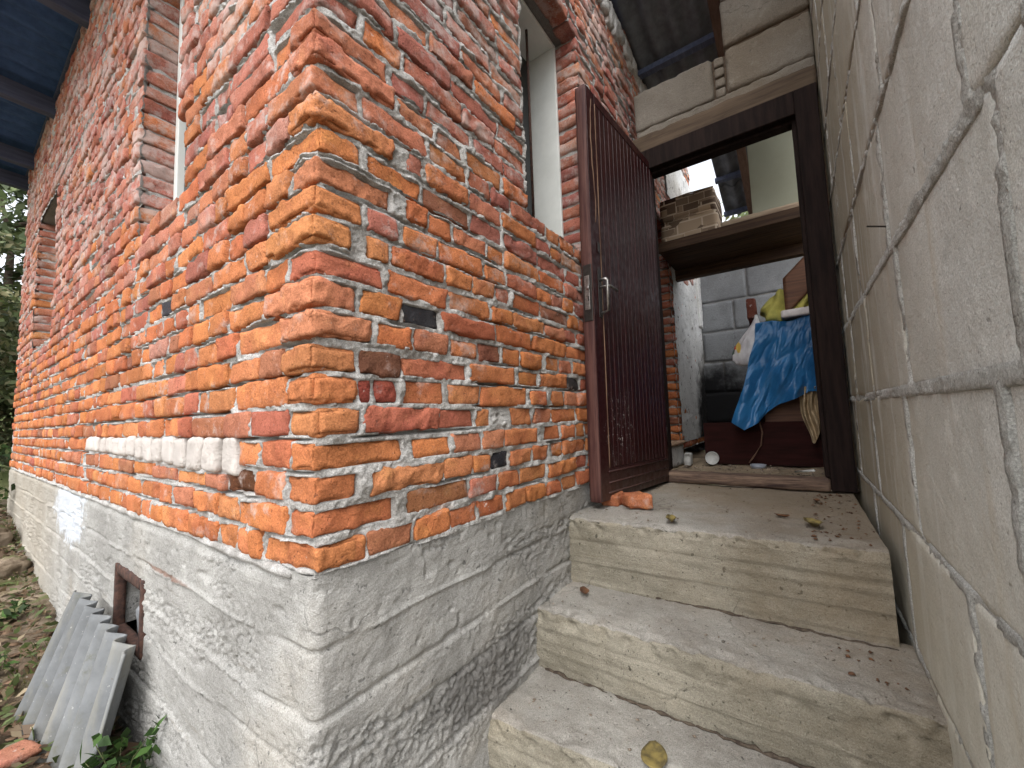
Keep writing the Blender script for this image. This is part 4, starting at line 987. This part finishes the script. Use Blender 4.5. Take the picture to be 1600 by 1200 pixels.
# small things on the floor
M_LID = plain('dull white plastic', (0.52, 0.52, 0.50), (0.40, 0.40, 0.38), 20, .5, .4, .2)
v, f = lathe([(0.001, .004), (.032, .004), (.034, 0.0), (.050, 0.0), (.054, .006), (.054, .016), (.050, .016), (.050, .008), (.001, .009)], 28)
v = np.stack([-v[:, 2] , v[:, 0], v[:, 1]], 1); v[:, 0] += .25 * v[:, 2]; v = v + np.array([3.36, -.255, -.062])
tag(mesh('jar_lid', v, f, M_LID, None, True), 'round white plastic lid leaning against the low cabinet front', 'lid')
v, f = lathe([(0.001, 0), (.026, 0), (.030, .01), (.030, .055), (.016, .075), (.015, .09), (.018, .09), (.018, .105), (.001, .106)], 18, (3.22, -.085, -.118))
tag(mesh('bottle', v, f, M_LID, None, True), 'small white plastic bottle by the side doorway step', 'bottle')
v, f = rough_box(3.28, 3.36, -.10, -.04, -.12, -.02, .01, .025, .004, 0, 894, 14); tag(mesh('crumpled_paper', v, f, M_LID, None, True), 'crumpled white paper beside the small bottle on the floor', 'paper')
M_CUP = plain('translucent grey plastic', (0.30, 0.32, 0.36), (0.2, 0.22, 0.26), 20, .3, .5, .2)
v, f = lathe([(.001, .002), (.045, .002), (.052, .03), (.056, .03), (.049, 0), (.001, 0)], 22, (3.22, -.60, -.118)); tag(mesh('food_tub', v, f, M_CUP, None, True), 'shallow grey plastic tub on the dusty floor in front of the cabinet', 'tub')
v, f = tube([(3.36, -.62, .25), (3.375, -.635, .15), (3.38, -.62, .05), (3.36, -.57, -.03), (3.33, -.53, -.09)], .006, 6); M_ROPE = plain('brown cord', (0.16, 0.09, 0.06), None, 60, .9)
tag(mesh('cord', v, f, M_ROPE, None, True), 'thin brown cord trailing down the cabinet front from the tarp', 'cord')
v, f = tube([(2.95, -.84, -.10), (2.62, -.94, -.045)], .007, 6); tag(mesh('white_stick', v, f, M_WHITE, None, True), 'thin white stick lying on the floor by the right door jamb', 'stick')

# ------------------------------------------------------------------ loose bricks and leaves on the landing
def tinted(name, v, f, tint):
    return mesh(name, v, f, M_BRICK, None, True, np.tile(np.array(tint, float), (len(v), 1)))
v, f = rough_box(-.085, .085, -.06, .06, 0, .068, .008, .010, .004, .016, 901, 20, rad(4), .006); a = rad(35); v = np.stack([v[:, 0] * math.cos(a) - v[:, 1] * math.sin(a), v[:, 0] * math.sin(a) + v[:, 1] * math.cos(a), v[:, 2]], 1)
tag(tinted('broken_brick', v + np.array([1.55, -.19, -.126]), f, (.50, .185, .085, .25)), 'larger half brick lying on the landing below the open door', 'brick', 'broken bricks by the door')
v, f = rough_box(-.06, .06, -.05, .05, 0, .064, .008, .012, .004, .014, 902, 20, rad(-5), .006)
tag(tinted('broken_brick', v + np.array([1.56, -.075, -.128]), f, (.45, .17, .08, .2)), 'smaller brick fragment tucked behind the half brick under the door', 'brick', 'broken bricks by the door')
def leaf_mat(name, c, c2):
    k = N(name, .7, .3); k.color(k.mix(k.ramp(k.noise(30, 4), .35, .65), c2, c)); k.normal(k.bump(k.noise(60, 4), .5, .003)); return k.m
M_LEAF = leaf_mat('dry olive leaf', (0.22, 0.17, 0.055), (0.09, 0.07, 0.03)); M_LEAF2 = leaf_mat('brown leaf', (0.16, 0.075, 0.035), (0.07, 0.035, 0.02))
def leaf_geo(L, W, curl=.3, seed=0):
    nu, nv = 12, 7
    U, V_ = np.meshgrid(np.linspace(0, 1, nu), np.linspace(-1, 1, nv), indexing='ij'); u = U.ravel(); q = V_.ravel()
    w_ = W * np.sqrt(np.clip(1 - (2 * u - 1) ** 2, .003, 1)) * (1.1 - .35 * u)
    x = (u - .5) * L; y = q * w_ * .5
    z = curl * (np.abs(q) * w_ * .5) + curl * .5 * L * (u - .5) ** 2 * 2 + .03 * L * noise(np.stack([u * 4, q * 2, u * 0 + seed], 1), seed)
    return np.stack([x, y, z - z.min()], 1), grid_faces(nu, nv)
LV = [(1.32, -.42, -.121, .085, .045, 20, M_LEAF, 'curled olive leaf on the left of the landing near its edge', 1.0),
      (1.50, -.905, -.121, .10, .055, 25, M_LEAF, 'largest curled leaf on the landing, close to the block wall', .8),
      (0.725, -.49, -.625, .10, .075, 10, M_LEAF, 'flat yellowish oval leaf on the lowest visible step', .15),
      (1.62, -.80, -.121, .06, .03, 70, M_LEAF2, 'small brown leaf behind the largest leaf on the landing', .6),
      (1.12, -.10, -.405, .07, .04, 40, M_LEAF2, 'reddish brown leaf in the corner of the middle step by the plinth', .7),
      (2.02, -.93, -.121, .05, .03, 10, M_LEAF2, 'tiny dark leaf on the landing beside the door threshold', .7)]
for k, (x, y, z, L, W, a, mt, lab, cu) in enumerate(LV):
    v, f = leaf_geo(L, W, cu, k); a = rad(a); v = np.stack([v[:, 0] * math.cos(a) - v[:, 1] * math.sin(a), v[:, 0] * math.sin(a) + v[:, 1] * math.cos(a), v[:, 2]], 1)
    o = mesh('fallen_leaf', v + np.array([x, y, z]), f, mt, None, True); tag(o, lab, 'leaf', 'fallen leaves on the steps')
    md = o.modifiers.new('thick', 'SOLIDIFY'); md.thickness = .0008
# crumbs of mortar and leaf bits scattered over the steps
def crumbs(name, n, area, zf, smin, smax, mat, seed):
    r = np.random.default_rng(seed); vs, fs, k = [], [], 0
    base = np.array([(1, 0, 0), (-1, 0, 0), (0, 1, 0), (0, -1, 0), (0, 0, 1), (0, 0, -.6)]); F = np.array([(0, 2, 4), (2, 1, 4), (1, 3, 4), (3, 0, 4), (2, 0, 5), (1, 2, 5), (3, 1, 5), (0, 3, 5)])
    for _ in range(n):
        x = r.uniform(*area[0]); y = r.uniform(*area[1]); z = zf(x, y)
        if z is None: continue
        s = smin + (smax - smin) * r.random() ** 3
        B = base * (s * (0.6 + .8 * r.random((6, 3)))) * np.array([1, 1, .6]); a = r.random() * 6.28
        B = np.stack([B[:, 0] * math.cos(a) - B[:, 1] * math.sin(a), B[:, 0] * math.sin(a) + B[:, 1] * math.cos(a), B[:, 2]], 1)
        vs.append(B + np.array([x, y, z + s * .3])); fs.append(F + k); k += 6
    return mesh(name, np.concatenate(vs), np.concatenate(fs), mat, None, False, kind='stuff')
M_CRUMB = plain('mortar crumbs', (0.30, 0.25, 0.20), (0.10, 0.075, 0.055), 40, .95, .1, .3)
def stepz(x, y):
    if x > 1.27 + .04 * -y: return -.124
    if 0.95 < x < 1.20: return -.41
    if .65 + .09 * -y < x < .88: return -.63
    return None
crumbs('step_debris', 420, ((.6, 2.3), (-1.08, -.01)), stepz, .0015, .008, M_CRUMB, 3)
crumbs('step_debris', 160, ((1.0, 2.3), (-1.09, -.90)), stepz, .002, .010, M_LEAF2, 4)
crumbs('floor_debris', 320, ((2.46, 3.38), (-1.0, -.05)), lambda x, y: -.12, .003, .018, M_CRUMB, 5)

# ------------------------------------------------------------------ ground on the left
def gz(x, y):
    y = np.asarray(y, float); return -0.86 + 0.07 * smooth(1.5, 3.2, y) + 0.30 * smooth(3.0, 6.0, y) + 0.5 * smooth(6, 11, y) + 2.5 * smooth(10, 40, y)
def gmat():
    k = N('earth', .95, .1)
    c = k.mix(k.ramp(k.noise(6, 6, .65), .35, .65), (0.10, 0.075, 0.05), (0.24, 0.19, 0.14))
    c = k.mix(k.ramp(k.noise(2.2, 5, .65), .52, .62, 0, .8), c, (0.085, 0.10, 0.035))
    c = k.mix(k.ramp(k.noise(40, 4, .7), .62, .75, 0, .6), c, (0.36, 0.31, 0.25))
    c = k.mix(k.ramp(k.math('ADD', k.sep()[1], k.math('MULTIPLY', k.noise(1.5, 5), 2.0)), 7.0, 9.5), c, k.mix(k.noise(9, 6, .7), (0.035, 0.05, 0.015), (0.11, 0.13, 0.045)))
    k.color(c); k.normal(k.bump(k.noise(30, 6, .7), .9, .02)); return k.m
M_EARTH = gmat()
xs = np.concatenate([-np.geomspace(60, 1.2, 24), np.linspace(-1.15, 1.2, 110), np.geomspace(1.3, 60, 24)]); ys = np.concatenate([-np.geomspace(60, 2.1, 20), np.linspace(-2, 7.5, 230), np.geomspace(7.7, 90, 30)])
Xg, Yg = np.meshgrid(xs, ys, indexing='ij'); P = np.stack([Xg.ravel(), Yg.ravel(), Xg.ravel() * 0], 1)
near = np.exp(-(Xg.ravel() / 3) ** 2)
zz = gz(Xg.ravel(), Yg.ravel()) + near * (.035 * fbm(P * 3.2, 4, 31) + .012 * fbm(P * 22, 3, 35)) - .35 * smooth(.2, .6, Xg.ravel()) * (Yg.ravel() < 7)
mesh('ground', np.stack([Xg.ravel(), Yg.ravel(), zz], 1), grid_faces(len(xs), len(ys)), M_EARTH, None, True, kind='structure')
def chips(name, n, smin, smax, mat, seed, area=((-1.0, .0), (1.0, 7.0)), flat=.45, res=None):
    r = np.random.default_rng(seed); vs, fs, k = [], [], 0
    P0, F0 = lattice(2, 2, 2); P0 = P0 - 1.0; P0 = P0 / np.maximum(np.linalg.norm(P0, axis=1), .1)[:, None]
    for _ in range(n):
        x = r.uniform(*area[0]); y = r.uniform(*area[1]); s = smin + (smax - smin) * r.random() ** 2.5
        B = P0 * s * (.7 + .6 * r.random((len(P0), 3))) * np.array([1.3, 1, flat]); a, t = r.random() * 6.28, r.normal(0, .35)
        B = np.stack([B[:, 0] * math.cos(t) + B[:, 2] * math.sin(t), B[:, 1], B[:, 2] * math.cos(t) - B[:, 0] * math.sin(t)], 1)
        B = np.stack([B[:, 0] * math.cos(a) - B[:, 1] * math.sin(a), B[:, 0] * math.sin(a) + B[:, 1] * math.cos(a), B[:, 2]], 1)
        vs.append(B + np.array([x, y, float(gz(x, y)) + s * .15])); fs.append(F0 + k); k += len(P0)
    return mesh(name, np.concatenate(vs), np.concatenate(fs), mat, None, False, kind='stuff')
M_STONE = concrete_mat('rubble stone', (0.40, 0.36, 0.31), (0.22, 0.19, 0.16), pits=.4)
M_BARK = plain('rotten wood chips', (0.20, 0.13, 0.085), (0.09, 0.06, 0.04), 30, .95, .1, .6, .004)
chips('rubble', 350, .005, .022, M_STONE, 41)
chips('wood_chips', 2200, .005, .035, M_BARK, 42, flat=.16)
def litter(n, seed):
    r = np.random.default_rng(seed); x = r.uniform(-1.0, -.01, n); y = r.uniform(1.0, 7.5, n); z = gz(x, y) + .015 + .03 * r.random(n)
    V, F, T = leaves(np.stack([x, y, z], 1), np.tile(np.array([0., 0, 1.]), (n, 1)), .028, [(.17, .12, .07), (.12, .08, .05), (.24, .19, .12), (.09, .12, .04), (.07, .09, .03)], seed)
    mesh('leaf_litter', V, F, M_FOL, None, False, T, kind='stuff')
# a few big lumps of clay and roots next to the house
for k, (x, y, s) in enumerate(((-.12, 4.1, .13), (-.28, 3.5, .10), (-.20, 4.9, .17), (-.35, 2.7, .07), (-.45, 4.4, .13))):
    z = float(gz(x, y)); v, f = rough_box(x - s * 1.1, x + s * .8, y - s * 1.2, y + s * 1.1, z - .1, z + s * .65, .014, s * .15, .010, .03, 950 + k, 16, 0, .03, ridge=.03)
    o = mesh('clay_lump', v, f, M_EARTH, None, True); tag(o, ['brown earth clod nearest the house, halfway along the plinth', 'rounded earth clod in front of the middle clod', 'largest earth clod at the far end of the plinth', 'small earth clod just beyond the corrugated sheet', 'earth clod farthest out from the plinth'][k], 'earth clod', 'earth clods along the plinth')
for k, (x, y, a, s) in enumerate(((-.30, 1.52, 20, .09), (-.36, 1.75, 70, .07))):
    z = float(gz(x, y)); v, f = rough_box(-s, s, -s * .7, s * .7, 0, .03, .012, .008, .003, .01, 960 + k, 20, rad(8), .004); a = rad(a); v = np.stack([v[:, 0] * math.cos(a) - v[:, 1] * math.sin(a), v[:, 0] * math.sin(a) + v[:, 1] * math.cos(a), v[:, 2]], 1)
    tag(tinted('tile_shard', v + np.array([x, y, z + .03]), f, (.42, .19, .12, .3)), ['larger orange clay tile shard on the ground beside the corrugated sheet', 'smaller orange clay tile shard behind the larger shard'][k], 'tile shard', 'clay tile shards')

# corrugated asbestos sheet leaning on the plinth
def sheet_mat():
    k = N('grey asbestos cement', .88, .25)
    c = k.mix(k.ramp(k.noise(3.5, 6, .65), .3, .7), (0.105, 0.11, 0.113), (0.185, 0.193, 0.198))
    c = k.mix(k.ramp(k.noise(1, 5, .6, k.map((14, 14, 1.5))), .5, .7, 0, .5), c, (0.22, 0.21, 0.17))
    c = k.mix(k.ramp(k.noise(70, 3, .6), .66, .74, 0, .7), c, (0.36, 0.36, 0.35))
    c = k.mix(k.ramp(k.noise(9, 6, .7), .55, .68, 0, .6), c, (0.10, 0.10, 0.075))
    c = k.mix(k.ramp(k.math('ADD', k.sep()[2], k.math('MULTIPLY', k.noise(8, 5, .7), .5)), -.42, -.72, 0, .6), c, (0.11, 0.105, 0.08))
    c = k.mix(k.ramp(k.noise(48, 3, .6), .70, .76, 0, .7), c, (0.14, 0.12, 0.10))
    k.color(c); k.normal(k.bump(k.noise(120, 4, .6), .4, .002)); return k.m
M_SHEET = sheet_mat()
ny_, nz_ = 120, 30
U, V_ = np.meshgrid(np.linspace(0, 1, ny_), np.linspace(0, 1, nz_), indexing='ij'); u = U.ravel(); q = V_.ravel()
y = 1.065 + .80 * u; Lz = 0.66
n_x, n_z = -.965, .26
base_x = -.052 - (.13 + .09 * u) * q - .010 * u; base_z = (-.432 + .045 * u) - Lz * q * .97
cw_ = .023 * np.sin(u * 2 * math.pi * 7.2 + 1.1) + .0015 * noise(np.stack([u * 9, q * 5, u * 0], 1), 3)
v = np.stack([base_x + n_x * cw_, y + .02 * q, base_z + n_z * cw_ + .004 * noise(np.stack([u * 30, u * 0, u * 0], 1), 8) * (q < .02)], 1)
sh = mesh('corrugated_sheet', v, grid_faces(ny_, nz_), M_SHEET, None, True); md = sh.modifiers.new('thick', 'SOLIDIFY'); md.thickness = .0065; md.offset = 1
tag(sh, 'grey corrugated cement roofing sheet leaning against the plinth below the vent', 'roofing sheet')

# ------------------------------------------------------------------ plants
def fol_mat(name, cs, tr=.25):
    k = N(name, .6, .3)
    at = k.n('ShaderNodeAttribute'); at.attribute_name = 'tint'
    k.color(at.outputs['Color'])
    t = k.n('ShaderNodeBsdfTranslucent'); k.l(at.outputs['Color'], t.inputs['Color'])
    mx = k.n('ShaderNodeMixShader'); mx.inputs[0].default_value = tr; k.l(k.b.outputs[0], mx.inputs[1]); k.l(t.outputs[0], mx.inputs[2]); k.l(mx.outputs[0], k.out.inputs[0]); return k.m
M_FOL = fol_mat('foliage', None)
def leaves(C, D, size, cols, seed):
    """diamond leaves at centres C with facing D"""
    r = np.random.default_rng(seed); n = len(C)
    D = D + r.normal(0, .55, (n, 3)); D /= np.linalg.norm(D, axis=1)[:, None]
    a = np.cross(D, r.normal(0, 1, (n, 3))); a /= np.linalg.norm(a, axis=1)[:, None]; b = np.cross(D, a)
    s = size * (.6 + .8 * r.random(n))[:, None]
    V = np.stack([C - a * s, C + b * s * .45 + D * s * .12, C + a * s, C - b * s * .45 + D * s * .12], 1).reshape(-1, 3)
    F = np.arange(n * 4).reshape(n, 4)
    cc = np.array(cols)[r.integers(0, len(cols), n)] * (.75 + .5 * r.random((n, 1)))
    T = np.concatenate([np.repeat(cc, 4, 0), np.ones((n * 4, 1))], 1); return V, F, T
M_BARKT = plain('bark', (0.13, 0.10, 0.075), (0.06, 0.045, 0.035), 12, .95, .1, .8, .01)
GC = [(0.09, 0.12, 0.05), (0.12, 0.15, 0.06), (0.18, 0.19, 0.09), (0.06, 0.08, 0.035), (0.23, 0.22, 0.12)]
def tree(x, y, h, rad_, label, seed, n=5200, cols=GC, leaf=.11, low=.25):
    r = np.random.default_rng(seed); z = float(gz(x, y)); t = thing('tree', label, 'tree', (x, y, z), 'trees beyond the house')
    parts = []; pts = [(0, 0, -.2)]
    for k in range(1, 6): pts.append((r.normal(0, .05 * h * .3), r.normal(0, .05 * h * .3), h * .85 * k / 5))
    parts.append(tube(pts, [.045 * h * .5 * (1 - .16 * k) for k in range(6)], 8))
    tips = []
    for k in range(13):
        b = h * (.2 + .6 * r.random()); a = r.random() * 6.28; L = rad_ * (.6 + .5 * r.random())
        e = (math.cos(a) * L, math.sin(a) * L, b + h * .12 * r.random()); mid = (e[0] * .5, e[1] * .5, (b + e[2]) / 2 + .1)
        parts.append(tube([(0, 0, b * .95), mid, e], [.02 * h * .4, .012 * h * .4, .004 * h * .4], 6)); tips += [mid, e]
    v, f = merge(parts); mesh('trunk', v, f, M_BARKT, t, True)
    cl = []
    for k in range(46):
        a = r.random() * 6.28; zz_ = low + (1 - low) * r.random(); rr__ = rad_ * math.sqrt(r.random()) * (1.05 - .55 * abs(zz_ - .5) * 1.4)
        cl.append((math.cos(a) * rr__, math.sin(a) * rr__, h * zz_))
    cl = np.array(cl + tips); ci = r.integers(0, len(cl), n); off = r.normal(0, 1, (n, 3)); off /= np.linalg.norm(off, axis=1)[:, None]
    Cc = cl[ci] + off * (rad_ * .30 * r.random(n) ** .4)[:, None] * np.array([1, 1, .7])
    V, F, T = leaves(Cc, off * .6 + np.array([0, 0, .6]), leaf, cols, seed + 1)
    tb = np.repeat((.6 + .8 * r.random(len(cl)))[ci], 4)[:, None]; T[:, :3] *= tb
    mesh('crown', V, F, M_FOL, t, False, T)
tree(-0.75, 8.6, 3.6, 1.0, 'bushy yellow green tree just past the far house corner, lowest branches near the ground', 71, 8000, GC, .06, .05)
tree(-0.1, 9.6, 2.2, 1.1, 'low round bush on the bank behind the far house corner', 76, 6500, GC, .055, .0)
tree(-1.7, 11.0, 5.2, 1.8, 'taller green tree behind the nearest one, left of the house corner', 72, 7000, GC, .10, .1)
tree(0.2, 12.0, 6.0, 2.0, 'broad dark tree behind the end of the house', 73, 7000, [GC[0], GC[1], GC[3]], .11, .08)
tree(-3.0, 14.0, 7.5, 2.6, 'tallest tree farthest left with pale leaves', 74, 7000, [GC[1], GC[2], GC[4]], .13, .1)
tree(7.6, -.6, 4.5, 1.9, 'bright green tree outside behind the back wall of the room', 75, 6000, [GC[1], GC[2]], .10, .1)
def weed(name, x, y, n, h, size, label, cat, cols, seed, grp=None, spread=.07):
    r = np.random.default_rng(seed); z = float(gz(x, y)); t = thing(name, label, cat, (x, y, z), grp)
    parts = []; Cs = []; Ds = []
    for k in range(n):
        a = r.random() * 6.28; L = spread * (.4 + r.random()); hh = h * (.5 + .6 * r.random()); e = (math.cos(a) * L, math.sin(a) * L, hh)
        parts.append(tube([(0, 0, -.03), (e[0] * .4, e[1] * .4, hh * .6), e], [.003, .002, .0012], 5))
        for q_ in (.45, .7, .9, 1.0):
            for sgn in (-1, 1): Cs.append((e[0] * q_ + r.normal(0, size * .6), e[1] * q_ + r.normal(0, size * .6), hh * q_)); Ds.append((e[0], e[1], .12))
    v, f = merge(parts); mesh('stem', v, f, M_FOL, t, True, np.tile(np.array([.07, .08, .03, 1.]), (len(v), 1)))
    D = np.array(Ds); D /= np.linalg.norm(D, axis=1)[:, None]; V, F, T = leaves(np.array(Cs), D, size, cols, seed + 3); mesh('leaf_cluster', V, F, M_FOL, t, False, T)
DG = [(0.035, 0.075, 0.018), (0.055, 0.11, 0.025), (0.025, 0.045, 0.014)]
weed('weed', -.10, .98, 14, .22, .026, 'dark green leafy weed between the corrugated sheet and the plinth', 'plant', DG, 81, 'weeds along the plinth', .10)
weed('weed', -.16, .86, 10, .14, .028, 'low dark weed with purple leaves at the foot of the plinth, right of the sheet', 'plant', DG + [(0.09, .04, .045)], 82, 'weeds along the plinth', .08)
weed('weed', -.30, 2.35, 10, .10, .022, 'small green weed just beyond the corrugated sheet', 'plant', DG + [GC[1]], 83, 'weeds along the plinth')
weed('weed', -.18, 3.1, 12, .10, .025, 'green weed near the plinth before the earth clods', 'plant', DG + [GC[2]], 84, 'weeds along the plinth')
weed('weed', -.30, 5.6, 18, .45, .05, 'tall leafy weed beside the far end of the plinth', 'plant', DG + [GC[1]], 85, 'weeds along the plinth', .2)
weed('weed', -.22, 6.6, 22, .7, .06, 'broad leafy weed past the far house corner', 'plant', DG + [GC[1], GC[2]], 86, 'weeds along the plinth', .3)
# short grass in tufts
litter(5200, 9)
r = np.random.default_rng(5); n = 6500; x = r.uniform(-1.0, -.02, n); y = r.uniform(1.6, 7.5, n); keep = noise(np.stack([x * 3, y * 2.2, x * 0], 1), 77) > -.05; x, y = x[keep], y[keep]; n = len(x)
hh = .03 + .07 * r.random(n) ** 2; a = r.random(n) * 6.28; z = gz(x, y) - .005; wd = .003 + .003 * r.random(n)
B = np.stack([np.stack([x - wd * np.cos(a), y - wd * np.sin(a), z], 1), np.stack([x + wd * np.cos(a), y + wd * np.sin(a), z], 1), np.stack([x + hh * .6 * np.sin(a), y - hh * .6 * np.cos(a), z + hh], 1)], 1).reshape(-1, 3)
T = np.concatenate([np.repeat(np.array([(0.10, .13, .03), (.16, .16, .05), (.06, .09, .02)])[r.integers(0, 3, n)], 3, 0), np.ones((3 * n, 1))], 1)
mesh('grass', B, np.arange(3 * n).reshape(n, 3), M_FOL, None, False, T, kind='stuff')
